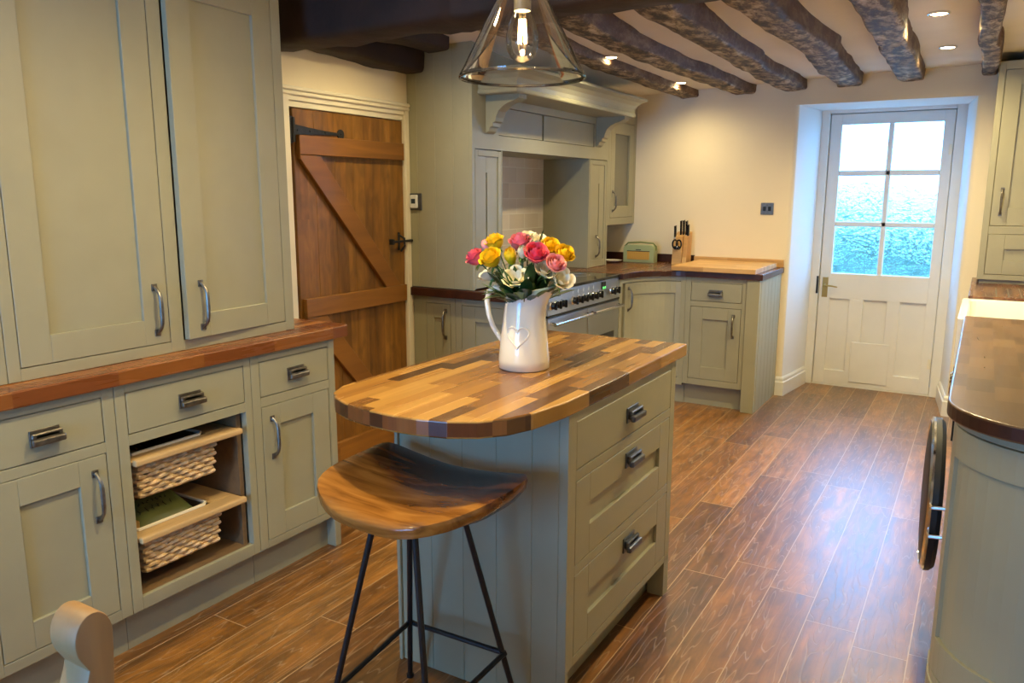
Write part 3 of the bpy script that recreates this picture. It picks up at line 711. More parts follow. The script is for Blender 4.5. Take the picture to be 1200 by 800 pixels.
# ================================================================== RANGE WALL
HX = -2.333
FH = Fr((HX, 0, 0), (0, 1, 0), (1, 0, 0))
man = thing('range_mantel', 'sage painted mantel surround with corbels and cornice over the range cooker', 'mantel', (-2.5, 4.4, .92))
b = bmesh.new(); fp = Fr((0, 3.534, 0), (1, 0, 0), (0, -1, 0))
tongue_boards(b, fp, -2.755, HX - .02, -.022, 0, .918, 2.215, w=.119, phase=.055)
box(b, fp, HX - .0195, HX - .0305 + .0305, -.0015, 0.001, .918, 2.215)
obj('side_panel', b, 'paint', man)
b = bmesh.new()     # front carcass boards
box(b, FH, 3.5358, 3.558, -.0195, 0, .918, 2.2); box(b, FH, 3.824, 3.836, -.06, 0, .9268, 1.664, .001)
box(b, FH, 3.558, 5.256, -.03, 0.0, 1.664, 1.742)
box(b, FH, 4.964, 4.978, -.06, 0, .9268, 1.664, .001); box(b, FH, 5.256, 5.282, -.03, 0, .9268, 2.15)
box(b, FH, 3.558, 3.826, -.035, -.026, .9268, 1.664)
box(b, FH, 4.976, 5.258, -.035, -.026, .9268, 1.664)
box(b, FH, 3.558, 3.80, -.03, 0, 1.742, 2.2); box(b, FH, 5.035, 5.256, -.03, 0, 1.742, 2.15); box(b, FH, 3.80, 5.035, -.03, 0, 1.895, 2.18)
box(b, FH, 3.80, 5.035, -.04, -.03, 1.74, 1.90)
obj('front_frame', b, 'paint', man)
b = bmesh.new()
box(b, FH, 3.80, 3.84, -.352, -.03, .9268, 1.664); box(b, FH, 4.966, 4.984, -.352, -.03, .9268, 1.664); box(b, FH, 3.84, 4.966, -.352, -.03, 1.664, 1.69)
obj('niche_lining', b, 'paint', man)
for (a, c) in ((3.803, 4.306), (4.324, 5.032)):
    o = obj('frieze_door', slab(FH, a, c, 1.745, 1.892, n=-.005), 'paint', man)
def pilaster(a, c, za, zb, slot, zs):
    bb = bmesh.new()
    box(bb, FH, a, a + .028, -.022, 0, za, zb, BV); box(bb, FH, c - .028, c, -.022, 0, za, zb, BV)
    box(bb, FH, a + .028, c - .028, -.022, 0, zb - .03, zb, BV); box(bb, FH, a + .028, c - .028, -.022, 0, za, za + .05, BV)
    m = slot; box(bb, FH, a + .028, m - .006, -.022, -.006, za + .05, zb - .03, .0015); box(bb, FH, m + .006, c - .028, -.022, -.006, za + .05, zb - .03, .0015)
    box(bb, FH, m - .0065, m + .0065, -.022, -.006, zs, zb - .03); box(bb, FH, m - .0065, m + .0065, -.022, -.006, za + .05, za + .14)
    box(bb, FH, m - .0065, m + .0065, -.022, -.019, za, zs)
    return obj('pilaster_door', bb, 'paint', man)
pilaster(3.562, 3.822, .924, 1.657, 3.682, 1.542)
pd = pilaster(4.982, 5.252, .928, 1.657, 5.140, 1.50)
bow_handle(FH, 5.094, 1.000, 1.138, pd, w=.016)
# corbels
def corbel(y0, y1):
    prof = [(0, 1.940), (.205, 1.940), (.205, 1.918), (.188, 1.912)] + [(.06 + .135 * math.cos(math.radians(a)) - .005, 1.795 + .115 * math.sin(math.radians(a))) for a in ()]
    prof += [(.175, 1.905), (.140, 1.897), (.105, 1.880), (.078, 1.856), (.064, 1.826), (.060, 1.806), (.046, 1.800), (.043, 1.782), (.026, 1.776), (.020, 1.757), (0, 1.745)]
    bb = bmesh.new(); prism(bb, prof, y0, y1, .0015, 1, fr=FH); return obj('corbel', bb, 'paint', man)
corbel(3.665, 3.745); corbel(5.060, 5.140)
# cornice: sloping cove swept round left return, front, right return
b = bmesh.new()
prof = [(.0, 1.938), (.232, 1.938), (.236, 1.944), (.236, 1.958), (.228, 1.962), (.232, 1.985), (.244, 2.008), (.264, 2.028), (.290, 2.040), (.296, 2.044), (.296, 2.056), (.0, 2.056)]
def corn(n, z, side):   # side 0: left end at wall, 1: left corner, 2: right corner, 3: right end
    ex = n - .232; ya, yb = 3.592, 5.172
    if side == 0: return V((HX, ya - ex, z))
    if side == 1: return V((HX + n, ya - ex, z)) if n > 0 else V((HX, ya, z))
    if side == 2: return V((HX + n, yb + ex, z)) if n > 0 else V((HX, yb, z))
    return V((HX, yb + ex, z))
outer = prof[1:-1]
rr_ = [[b.verts.new(corn(n, z, s)) for n, z in outer] for s in range(4)]
for s in range(3):
    for k in range(len(outer) - 1): b.faces.new([rr_[s][k], rr_[s][k + 1], rr_[s + 1][k + 1], rr_[s + 1][k]])
b.faces.new([rr_[s][0] for s in range(4)]); b.faces.new([rr_[s][-1] for s in range(4)]); b.faces.new(rr_[0] + rr_[3][::-1])
obj('cornice', b, 'paint', man)
# tiles at the back of the cooking niche
b = bmesh.new(); wbox(b, -2.758, -2.685, 3.80, 4.99, .90, 1.70); struct('wall_niche', b, 'tiles')
# glazed wall cabinet
gc = thing('glazed_cabinet', 'tall sage wall cabinet with a dark glass door beside the mantel', 'cabinet', (-2.5, 5.53, 1.21))
b = frame_bm(FH, 5.284, 5.789, 1.21, 2.148, [[(5.326, 5.744, 1.262, 1.935)]]); carcass(b, FH, 5.284, 5.789, 1.21, 2.148, .42); obj('body', b, 'paint', gc)
b = bmesh.new(); u0, u1, z0, z1 = 5.326, 5.744, 1.262, 1.935
box(b, FH, u0, u0 + .07, -.022, 0, z0, z1, BV); box(b, FH, u1 - .08, u1, -.022, 0, z0, z1, BV); box(b, FH, u0 + .07, u1 - .08, -.022, 0, z1 - .08, z1, BV); box(b, FH, u0 + .07, u1 - .08, -.022, 0, z0, z0 + .083, BV)
gd = obj('door', b, 'paint', gc)
b = bmesh.new(); box(b, FH, u0 + .066, u1 - .076, -.016, -.012, z0 + .08, z1 - .076); obj('glass_panel', b, 'cab_glass', gd)
bow_handle(FH, 5.364, 1.310, 1.446, gd, w=.016)

# base cabinets under the side panel: faces towards the room
F1 = Fr((0, 3.56, 0), (1, 0, 0), (0, -1, 0))
r = thing('base_cabinet', 'slim sage base cabinet with bow handle under the side panel', 'cabinet', (-2.58, 3.6, 0))
b = frame_bm(F1, -2.755, -2.469, .135, .868, [[(-2.665, -2.503, .165, .828)]]); carcass(b, F1, -2.755, -2.469, .135, .868, .19); obj('body', b, 'paint', r)
d = obj('door', shaker(F1, -2.665, -2.503, .165, .828, st=.052, rt=.08), 'paint', r); bow_handle(F1, -2.534, .640, .790, d)
b = bmesh.new(); box(b, F1, -2.755, -2.469, -.06, -.045, 0, .135); obj('plinth', b, 'paint', r)
r = thing('base_cabinet', 'sage panelled base cabinet beside the range cooker behind the flower jug', 'cabinet', (-2.25, 3.6, 0))
b = frame_bm(F1, -2.467, -2.035, .135, .868, [[(-2.424, -2.075, .165, .828)]])
box(b, F1, -2.467, -2.449, -.19, -.026, .135, .868); box(b, F1, -2.449, -2.06, -.19, -.17, .135, .868); obj('body', b, 'paint', r)
obj('door', shaker(F1, -2.424, -2.075, .165, .828, st=.085, rt=.085), 'paint', r)
F2 = Fr((-2.035, 0, 0), (0, 1, 0), (1, 0, 0))
b = frame_bm(F2, 3.562, 3.752, .135, .868, [[(3.588, 3.728, .165, .828)]]); obj('side_frame', b, 'paint', r)
d = obj('side_door', shaker(F2, 3.588, 3.728, .165, .828, st=.045, rt=.06), 'paint', r); bow_handle(F2, 3.665, .640, .782, d)
b = bmesh.new(); box(b, F1, -2.467, -2.08, -.06, -.045, 0, .135); obj('plinth', b, 'paint', r)
b = bmesh.new(); prism(b, [(-2.757, 3.512), (-2.02, 3.512), (-2.01, 3.522), (-2.01, 3.755), (-2.757, 3.755)], .870, .916, .004, 2)
tag(obj('worktop', b, 'walnut_dark', None, origin=(-2.4, 3.6, .87)), 'dark red-brown worktop strip under the tall side panel', 'worktop')

# ---------------- range cooker
ck = thing('range_cooker', 'stainless steel range cooker with black glass hob and knobs', 'cooker', (-2.3, 4.25, 0))
CY0, CY1, CX = 3.762, 4.748, -2.0
FC = Fr((CX, 0, 0), (0, 1, 0), (1, 0, 0))
b = bmesh.new(); box(b, FC, CY0, CY1, -.66, -.03, .10, .905, .002); obj('body', b, 'steel', ck)
b = bmesh.new(); box(b, FC, CY0 - .002, CY1 + .002, -.66, .004, .905, .924, .003)
hb = obj('hob', b, 'hob', ck)
b = bmesh.new()
for (x, y, rr) in ((-.2, 3.95, .085), (-.47, 3.97, .07), (-.2, 4.25, .10), (-.47, 4.25, .085), (-.2, 4.55, .075), (-.47, 4.55, .09)):
    b = bmesh.new(); lathe(b, [(rr, 0), (rr, .0006), (rr - .003, .0006), (rr - .003, 0)], (CX + x, y, .9242), 32, closed=True); obj('hob_ring', b, 'steel', hb)
b = bmesh.new()
prism(b, [(-.03, .775), (0.002, .775), (-.006, .905), (-.03, .905)], CY0, CY1, .001, 1, fr=FC); pn = obj('control_panel', b, 'steel', ck)
b = bmesh.new(); box(b, FC, CY0, CY1, -.02, .003, .762, .776, .001); obj('panel_shadow_strip', b, 'black_gloss', ck)
for y in (3.806, 3.863, 3.930, 4.072, 4.140, 4.210, 4.282, 4.350, 4.420, 4.616, 4.684):
    b = bmesh.new(); c = FC.p(y, -.003, .828)
    lathe(b, [(.026, 0), (.026, .006), (.021, .010)], c, 20, (1, 0, 0)); kb = obj('knob_bezel', b, 'chrome', pn, smooth=True)
    b = bmesh.new(); lathe(b, [(.020, .006), (.019, .026), (.016, .030)], c, 20, (1, 0, 0)); box(b, FC, y - .005, y + .005, .02, .036, .806, .850, .003)
    obj('knob', b, 'black_gloss', kb, smooth=True)
for y in (4.072, 4.140, 4.210, 4.282, 4.350):
    b = bmesh.new(); box(b, FC, y - .008, y + .008, -.002, .0012, .872, .878); box(b, FC, y - .001, y + .003, -.002, .0012, .866, .890); obj('symbol', b, 'plastic_white', pn)
b = bmesh.new(); box(b, FC, 4.472, 4.532, -.004, .001, .848, .896, .001); dp = obj('clock_display', b, 'black_gloss', pn)
b = bmesh.new()
for k, y in enumerate((4.484, 4.496, 4.512, 4.522)): box(b, FC, y, y + .006, .001, .0016, .852, .866)
obj('clock_digits', b, 'green_led', dp)
tx = bpy.data.curves.new('brand', 'FONT'); tx.body = 'STOVES'; tx.size = .034; tx.extrude = .0004; tx.align_x = 'LEFT'
tmp = bpy.data.objects.new('tmp', tx); COL.objects.link(tmp); bpy.context.view_layer.update()
tme = bpy.data.meshes.new_from_object(tmp.evaluated_get(bpy.context.evaluated_depsgraph_get())); bpy.data.objects.remove(tmp)
tme.materials.clear(); tme.materials.append(M['black_gloss']); to = bpy.data.objects.new('brand_lettering', tme); COL.objects.link(to); to.parent = pn
to.location = V((CX - .0025, 3.80, .872)) - wloc(pn); to.rotation_euler = (PI / 2, 0, PI / 2)
for (a, c, z0, z1) in ((CY0 + .004, 4.270, .40, .758), (4.280, CY1 - .004, .40, .758), (CY0 + .004, 4.270, .12, .392), (4.280, CY1 - .004, .12, .392)):
    b = bmesh.new(); box(b, FC, a, c, -.03, 0, z0, z1, .003); od = obj('oven_door', b, 'steel', ck)
    b = bmesh.new(); box(b, FC, a + .07, c - .07, -.001, .0012, z0 + .05, z1 - .19, .0005); obj('oven_window', b, 'dark_void', od)
    b = bmesh.new(); zz = z1 - .030
    tube(b, [FC.p(a + .03, 0, zz), FC.p(a + .03, .035, zz)], .009, 8); tube(b, [FC.p(c - .03, 0, zz), FC.p(c - .03, .035, zz)], .009, 8)
    tube(b, [FC.p(a + .015, .038, zz), FC.p(c - .015, .038, zz)], .011, 12); obj('towel_bar_handle', b, 'chrome', od, smooth=True)
b = bmesh.new(); box(b, FC, CY0 + .01, CY1 - .01, -.6, -.05, .01, .10); obj('plinth', b, 'black_metal', ck)

# ---------------- corner cabinet with concave door
def conc(r0x, r0y, n=14, off=0.0):
    # quarter curve from (-2.0,4.80) to (-1.70,5.18), bowing into the corner
    return [(-1.70 + (r0x + off) * math.cos(math.radians(a)), 4.80 + (r0y + off) * math.sin(math.radians(a))) for a in [180 - 90 * i / n for i in range(n + 1)]]
r = thing('corner_cabinet', 'sage corner cabinet with a concave curved door next to the cooker', 'cabinet', (-1.95, 5.2, 0))
def curved(bmx, pts_in, pts_out, z0, z1):
    prism(bmx, pts_in + pts_out[::-1], z0, z1, .001, 1)
C0 = conc(.30, .38); C1 = conc(.30, .38, off=.022); C2 = conc(.30, .38, off=.026)
b = bmesh.new()
curved(b, conc(.30, .38, off=-.0), C2, .855, .884); curved(b, C0, C2, .135, .185)
wbox(b, -2.026, -2.0, 4.752, 4.80, .135, .884, .001); wbox(b, -1.735, -1.700, 5.18, 5.206, .135, .884, .001)
prism(b, [(-2.7, 4.752), (-2.03, 4.752), (-2.03, 4.80)] + conc(.30, .38, off=.03)[1:-1] + [(-1.735, 5.212), (-1.70, 5.212), (-1.70, 5.78), (-2.7, 5.78)], .135, .86)
obj('body', b, 'paint', r)
b = bmesh.new(); n_ = 14
def sub(pts, i, j): return pts[i:j + 1]
curved(b, sub(C0, 1, 3), sub(C1, 1, 3), .190, .850); curved(b, sub(C0, 12, 13), sub(C1, 12, 13), .190, .850)
curved(b, sub(C0, 3, 12), sub(C1, 3, 12), .770, .850); curved(b, sub(C0, 3, 12), sub(C1, 3, 12), .190, .275)
Cp = conc(.30, .38, off=.010); curved(b, sub(Cp, 3, 12), sub(C1, 3, 12), .27, .775)
dc = obj('curved_door', b, 'paint', r)
fa = Fr((C0[2][0], C0[2][1], 0), (C0[3][0] - C0[1][0], C0[3][1] - C0[1][1], 0), (C0[3][1] - C0[1][1], -(C0[3][0] - C0[1][0]), 0))
bow_handle(fa, 0, .672, .816, dc)
b = bmesh.new(); curved(b, conc(.30, .38, off=.05), conc(.30, .38, off=.066), 0, .135); obj('plinth', b, 'paint', r)

# ---------------- end base cabinet on the back wall
FK = Fr((0, 5.18, 0), (1, 0, 0), (0, -1, 0))
r = thing('base_cabinet', 'sage base cabinet with drawer, door and grooved end panel under the chopping board', 'cabinet', (-1.45, 5.4, 0))
b = frame_bm(FK, -1.699, -1.292, .150, .884, [[(-1.660, -1.323, .728, .851), (-1.660, -1.323, .195, .688)]]); carcass(b, FK, -1.699, -1.292, .15, .884, .59); obj('body', b, 'paint', r)
d = obj('drawer', slab(FK, -1.660, -1.323, .728, .851), 'paint', r); bar_pull(FK, -1.493, .782, d, w=.10)
d = obj('door', shaker(FK, -1.660, -1.323, .195, .688, st=.083, rt=.082, rb=.084), 'paint', r); bow_handle(FK, -1.369, .500, .640, d)
b = bmesh.new(); box(b, FK, -1.292, -1.207, -.03, .012, 0, .884, .003); obj('corner_post', b, 'paint', r)
b = bmesh.new(); fe = Fr((-1.205, 0, 0), (0, 1, 0), (1, 0, 0)); tongue_boards(b, fe, 5.21, 5.785, -.02, 0, 0, .884, w=.0975); obj('end_panel', b, 'paint', r)
b = bmesh.new(); box(b, FK, -1.699, -1.292, -.075, -.06, 0, .15); obj('plinth', b, 'paint', r)
# worktop round the corner
CW = conc(.30, .38, off=-.025)
b = bmesh.new()
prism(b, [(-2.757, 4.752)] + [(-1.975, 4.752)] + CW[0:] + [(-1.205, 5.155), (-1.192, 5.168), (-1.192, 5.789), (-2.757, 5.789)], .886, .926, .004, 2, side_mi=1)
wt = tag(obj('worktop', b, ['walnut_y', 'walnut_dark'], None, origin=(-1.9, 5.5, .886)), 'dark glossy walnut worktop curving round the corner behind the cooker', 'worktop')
b = bmesh.new(); wbox(b, -2.757, -1.84, 5.770, 5.789, .926, .985, .002); wbox(b, -1.84, -1.195, 5.768, 5.789, .926, .978, .002, mi=1)
tag(obj('upstand', b, ['walnut_dark', 'beech'], None, origin=(-1.9, 5.78, .926)), 'low wooden upstand along the back wall behind radio and knife block', 'upstand')
# chopping board
b = bmesh.new(); prism(b, [(-1.792, 5.135), (-1.232, 5.135), (-1.232, 5.74), (-1.792, 5.74)], .9262, .958, .003, 2)
tag(obj('chopping_board', b, 'beech', None, origin=(-1.51, 5.44, .926)), 'large pale beech chopping board covering the worktop end', 'chopping board')
# radio
ra = thing('radio', 'sage green retro radio with a golden speaker grille', 'radio', (-2.215, 5.66, .926))
b = bmesh.new(); w_, h_ = .118, .128
fq = Fr((-2.215, 5.60, .9265), (1, .06, 0), (.06, -1, 0))
pts = [(-w_, 0), (w_, 0), (w_, h_ - .03)] + [(w_ - .03 + .03 * math.cos(math.radians(a)), h_ - .03 + .03 * math.sin(math.radians(a))) for a in range(15, 91, 15)] + [(-w_ + .03 + .03 * math.cos(math.radians(a)), h_ - .03 + .03 * math.sin(math.radians(a))) for a in range(90, 181, 15)]
bb = bmesh.new(); lo = [bb.verts.new(fq.p(x, 0, z)) for x, z in pts]; hi = [bb.verts.new(fq.p(x, -.10, z)) for x, z in pts]
bb.faces.new(lo); bb.faces.new(hi)
for i in range(len(pts)): bb.faces.new([lo[i], lo[(i + 1) % len(pts)], hi[(i + 1) % len(pts)], hi[i]])
bmesh.ops.recalc_face_normals(bb, faces=bb.faces[:]); bmesh.ops.bevel(bb, geom=[e for e in bb.edges if not ((e.verts[0] in lo) ^ (e.verts[1] in lo))], offset=.004, segments=2, affect='EDGES')
obj('case', bb, 'radio', ra, smooth=True)
b = bmesh.new(); box(b, fq, -.086, .086, 0, .003, .022, .082, .001)
for k in range(12): box(b, fq, -.086 + k * .0145, -.080 + k * .0145, .003, .0045, .024, .080)
gr = obj('speaker_grille', b, 'radio_gold', ra)
b = bmesh.new(); box(b, fq, -.088, .088, 0, .004, .082, .087, .001); box(b, fq, -.02, .02, 0, .002, .093, .098, .0005); obj('trim_strip', b, 'black_iron', ra)
b = bmesh.new(); tube(b, [fq.p(-w_ - .002, -.05, .09), fq.p(-w_ - .004, -.05, .118), fq.p(-w_ + .02, -.05, .142), fq.p(0, -.05, .148), fq.p(w_ - .02, -.05, .142), fq.p(w_ + .004, -.05, .118), fq.p(w_ + .002, -.05, .09)], .006, 8); obj('carry_strap', b, 'packet', ra, smooth=True)
# white dish beside radio
b = bmesh.new(); lathe(b, [(.03, 0), (.075, .010), (.082, .017), (.078, .017), (.03, .005)], (-2.40, 5.52, .9265), 28)
tag(obj('dish', b, 'sink', None, smooth=True, origin=(-2.40, 5.52, .9265)), 'small white dish lying flat between mantel and radio', 'dish')
# knife block, knives, scissors
kb = thing('knife_block', 'light wooden knife block beside the chopping board', 'knife block', (-1.90, 5.60, .926))
fk = Fr((-1.895, 5.575, .9265), (1, 0, 0), (0, -1, 0))
b = bmesh.new()
for (u0, u1, n0) in ((-.052, .018, 0.0), (.020, .052, -.012)):
    pts = [(n0, 0), (n0 - .115, 0), (n0 - .125, .235), (n0 - .03, .200)]
    prism(b, pts, u0, u1, .002, 1, fr=fk)
obj('block', b, 'beech', kb)
kn = 0
for i, (u, n, z, L) in enumerate(((-.042, -.035, .192, .085), (-.012, -.075, .208, .105), (.008, -.078, .208, .108), (.028, -.080, .208, .104), (.044, -.07, .200, .085))):
    lab = ['small black-handled knife at the radio side of the knife block', 'tall black-handled knife second from the radio side of the block', 'tall black-handled knife in the middle of the knife block', 'tall black-handled knife fourth from the radio side of the block', 'small black-handled knife nearest the chopping board in the block'][i]
    k_ = thing('kitchen_knife', lab, 'knife', fk.p(u, n, z), 'black-handled knives in the knife block')
    b = bmesh.new(); dz = L / 5
    for q in range(5):
        a = fk.p(u, n - .01 + q * .004 * 0 , z + q * dz); pass
    pr = [(n - .012, z), (n + .012, z), (n + .013, z + L * .55), (n + .018, z + L), (n - .008, z + L + .004), (n - .010, z + L * .5)]
    prism(b, pr, u - .0065, u + .0065, .003, 2, fr=fk); obj('handle', b, 'black_gloss', k_)
    b = bmesh.new(); box(b, fk, u - .007, u + .007, n - .013, n + .013, z - .006, z + .004, .001); obj('bolster', b, 'steel', k_)
sc = thing('scissors', 'black-handled scissors hanging on the front of the knife block', 'scissors', fk.p(-.01, .006, .12))
b = bmesh.new()
for s in (-1, 1): tube(b, [fk.p(-.012 + s * .016 + .018 * math.cos(a), .009 + .004 * s, .148 + .030 * math.sin(a)) for a in [i * PI / 8 for i in range(16)]], .006, 8, closed=True)
box(b, fk, -.034, .012, .003, .014, .110, .135, .004)
obj('finger_loops', b, 'black_gloss', sc, smooth=True)
b = bmesh.new(); lathe(b, [(.004, 0), (.003, .003)], fk.p(-.011, .014, .122), 10, (0, -1, 0)); obj('pivot', b, 'steel', sc)
# switch plate and thermostat
s_ = thing('light_switch', 'dark bronze double switch plate on the cream back wall', 'light switch', (-1.333, YB, 1.33))
fs = Fr((0, YB, 0), (1, 0, 0), (0, -1, 0))
b = bmesh.new(); box(b, fs, -1.378, -1.290, 0, .007, 1.29, 1.372, .002); obj('plate', b, 'pewter', s_)
for u in (-1.352, -1.316):
    b = bmesh.new(); box(b, fs, u - .010, u + .010, .006, .012, 1.316, 1.346, .002); obj('rocker', b, 'black_gloss', s_)
t_ = thing('thermostat', 'small white thermostat in a dark frame on the side panel', 'thermostat', (-2.70, 3.533, 1.385))
b = bmesh.new(); box(b, fp, -2.745, -2.662, 0, .010, 1.340, 1.432, .003); obj('backplate', b, 'gunmetal', t_)
b = bmesh.new(); box(b, fp, -2.732, -2.682, .009, .022, 1.352, 1.424, .006, seg=2); tc_ = obj('case', b, 'plastic_white', t_)
b = bmesh.new(); box(b, fp, -2.722, -2.694, .0215, .023, 1.376, 1.402, .001); obj('display', b, 'lcd', tc_)

# ================================================================== ISLAND
isl = thing('kitchen_island', 'freestanding sage kitchen island with three drawers and bowed wooden top overhead', 'island', (-1.165, 2.2, 0))
isl['label'] = 'freestanding sage kitchen island cabinet with three drawers'
IX = -.876; FI = Fr((IX, 0, 0), (0, 1, 0), (1, 0, 0))
b = frame_bm(FI, 1.772, 2.600, .132, .870, [[(1.822, 2.553, .706, .840), (1.822, 2.553, .432, .671), (1.822, 2.553, .160, .399)]])
box(b, FI, 2.555, 2.602, -.06, 0.0, 0, .14, .001); box(b, FI, 1.772, 1.79, -.0255, 0.0, 0, .132)
wbox(b, -1.440, IX - .026, 2.582, 2.600, 0, .870); wbox(b, -1.44, -1.42, 1.80, 2.59, .0, .870); wbox(b, -1.42, IX - .026, 1.80, 2.58, .85, .870)
obj('body', b, 'paint', isl)
b = bmesh.new(); fi2 = Fr((0, 1.772, 0), (1, 0, 0), (0, -1, 0)); tongue_boards(b, fi2, -1.436, IX - .0265, -.022, 0, 0, .870, w=.113)
box(b, fi2, -1.448, -1.436, -.03, .010, 0, .870, .002)
obj('end_panel', b, 'paint', isl)
b = bmesh.new(); wbox(b, -1.42, -.945, 1.80, 2.58, 0, .13); obj('plinth', b, 'paint', isl)
d = obj('drawer', slab(FI, 1.822, 2.553, .706, .840), 'paint', isl); bar_pull(FI, 2.205, .772, d, mat='gunmetal', w=.098)
d = obj('drawer', shaker(FI, 1.822, 2.553, .432, .671, st=.09, rt=.083, rb=.088), 'paint', isl); bar_pull(FI, 2.205, .630, d, mat='gunmetal', w=.098)
d = obj('drawer', shaker(FI, 1.822, 2.553, .160, .399, st=.09, rt=.086, rb=.086), 'paint', isl); bar_pull(FI, 2.205, .352, d, mat='gunmetal', w=.098)
# top
near = [(-1.476, 1.66), (-1.470, 1.575), (-1.445, 1.515), (-1.400, 1.472), (-1.340, 1.443), (-1.265, 1.424), (-1.18, 1.416), (-1.10, 1.421), (-1.025, 1.440), (-.965, 1.474), (-.918, 1.530), (-.889, 1.605), (-.868, 1.74)]
b = bmesh.new(); prism(b, near + [(-.862, 2.0), (-.862, 2.665), (-1.462, 2.665), (-1.472, 2.2)], .8705, .914, .005, 3, side_mi=1)
for f in b.faces:
    n = f.normal
    if abs(n.x) > .9: f.material_index = 0
itop = tag(obj('island_worktop', b, ['block', 'block_end'], None, origin=(-1.165, 2.04, .87)), 'bowed butcher-block wooden island top in mixed honey and brown staves', 'worktop')

# ---------------- stool
SC = V((-1.172, 1.49, 0))
st = thing('bar_stool', 'bar stool with scooped two-tone wooden seat and thin black metal legs', 'stool', (SC.x, SC.y, 0))
outl = [(-1.412, 1.60), (-1.405, 1.660), (-1.370, 1.682), (-1.25, 1.678), (-1.172, 1.672), (-1.09, 1.668), (-.975, 1.658), (-.930, 1.645), (-.914, 1.60), (-.916, 1.50), (-.925, 1.43), (-.965, 1.352), (-1.03, 1.308), (-1.10, 1.292), (-1.18, 1.292), (-1.26, 1.306), (-1.335, 1.338), (-1.385, 1.385), (-1.408, 1.45), (-1.414, 1.52)]
cx, cy = -1.168, 1.49
# smooth outline
ol = []
for i in range(len(outl)):
    p0, p1, p2, p3 = [V(outl[(i + k) % len(outl)]) for k in (-1, 0, 1, 2)]
    for t in (0, .5): ol.append(.5 * ((2 * p1) + (p2 - p0) * t + (2 * p0 - 5 * p1 + 4 * p2 - p3) * t * t + (3 * p1 - p0 - 3 * p2 + p3) * t ** 3))
def seat_z(x, y):
    u = (x - cx) / .24; v = (y - cy) / .19
    return .704 + .030 * abs(u) ** 1.8 + .012 * max(0, v) ** 2 - .010 * max(0, -v) ** 2 + (.008 * math.exp(-(u / .3) ** 2) * max(0, -v))
b = bmesh.new(); NR = 9; topr = []; ctr = b.verts.new((cx, cy, seat_z(cx, cy)))
for k in range(1, NR + 1):
    f = k / NR; ring = []
    for p in ol:
        x = cx + (p.x - cx) * f; y = cy + (p.y - cy) * f; z = seat_z(x, y) - (.004 if k == NR else 0); ring.append(b.verts.new((x, y, z)))
    topr.append(ring)
n = len(ol)
for i in range(n): b.faces.new([ctr, topr[0][i], topr[0][(i + 1) % n]])
for k in range(NR - 1):
    for i in range(n): b.faces.new([topr[k][i], topr[k + 1][i], topr[k + 1][(i + 1) % n], topr[k][(i + 1) % n]])
e1 = [b.verts.new((cx + (p.x - cx) * 1.008, cy + (p.y - cy) * 1.008, seat_z(p.x, p.y) - .012)) for p in ol]
e2 = [b.verts.new((cx + (p.x - cx) * .995, cy + (p.y - cy) * .995, seat_z(p.x, p.y) - .032)) for p in ol]
e3 = [b.verts.new((cx + (p.x - cx) * .93, cy + (p.y - cy) * .90, .686)) for p in ol]
for A, B in ((topr[-1], e1), (e1, e2), (e2, e3)):
    for i in range(n): b.faces.new([A[i], B[i], B[(i + 1) % n], A[(i + 1) % n]])
b.faces.new(e3)
obj('seat', b, 'seat', st, smooth=True, angle=66)
tops = dict(FL=(-1.195, 1.385, .686), BL=(-1.245, 1.575, .686), BR=(-1.095, 1.575, .686), FR=(-1.085, 1.385, .686))
feet = dict(FL=(-1.330, 1.285, .0), BL=(-1.362, 1.705, .0), BR=(-.982, 1.712, .0), FR=(-.985, 1.31, .0))
ringz = .205
def at(k, z): t = (V(tops[k]).z - z) / V(tops[k]).z; return V(tops[k]).lerp(V(feet[k]), t)
for k in tops:
    b = bmesh.new(); tube(b, [tops[k], feet[k]], .0078, 10); lathe(b, [(.011, 0), (.011, .01)], feet[k], 12); obj('leg', b, 'black_metal', st, smooth=True)
b = bmesh.new()
ks = ['FL', 'BL', 'BR', 'FR']; pts = []
for i, k in enumerate(ks):
    p = at(k, ringz); a = at(ks[i - 1], ringz); c = at(ks[(i + 1) % 4], ringz); o_ = (p - SC); o_.z = 0; p2 = p + o_.normalized() * .006
    pts += [p2 + (a - p).normalized() * .022, p2 + (a - p).normalized() * .004 + o_.normalized() * .003, p2 + (c - p).normalized() * .004 + o_.normalized() * .003, p2 + (c - p).normalized() * .022]
tube(b, pts, .0072, 8, closed=True); obj('foot_ring', b, 'black_metal', st, smooth=True)
b = bmesh.new(); wbox(b, -1.27, -1.07, 1.37, 1.59, .680, .688); obj('mounting_plate', b, 'black_metal', st)

# ---------------- jug and flowers
JX, JY, JZ = -1.158, 2.03, .9142
jug = thing('jug', 'cream ceramic pitcher with an embossed heart holding flowers', 'jug', (JX, JY, JZ))
b = bmesh.new(); seg = 48
prof = [(.070, 0), (.076, .004), (.0765, .03), (.071, .09), (.064, .15), (.058, .19), (.056, .205), (.060, .225), (.064, .235)]
rings = []
camdir = math.atan2(-JY, -JX)
sp_a = camdir + math.radians(62)      # spout direction, to the picture's right
def jug_r(r, h, a):
    d = math.cos(a - sp_a); k = max(0, (h - .175) / .06); return r + .045 * k * max(0, d) ** 4
def jug_h(h, a):
    d = math.cos(a - sp_a); k = max(0, (h - .19) / .045); return h + .020 * k * max(0, d) ** 3
for (r, h) in prof: rings.append([b.verts.new((JX + jug_r(r, h, a) * math.cos(a), JY + jug_r(r, h, a) * math.sin(a), JZ + jug_h(h, a))) for a in [2 * PI * i / seg for i in range(seg)]])
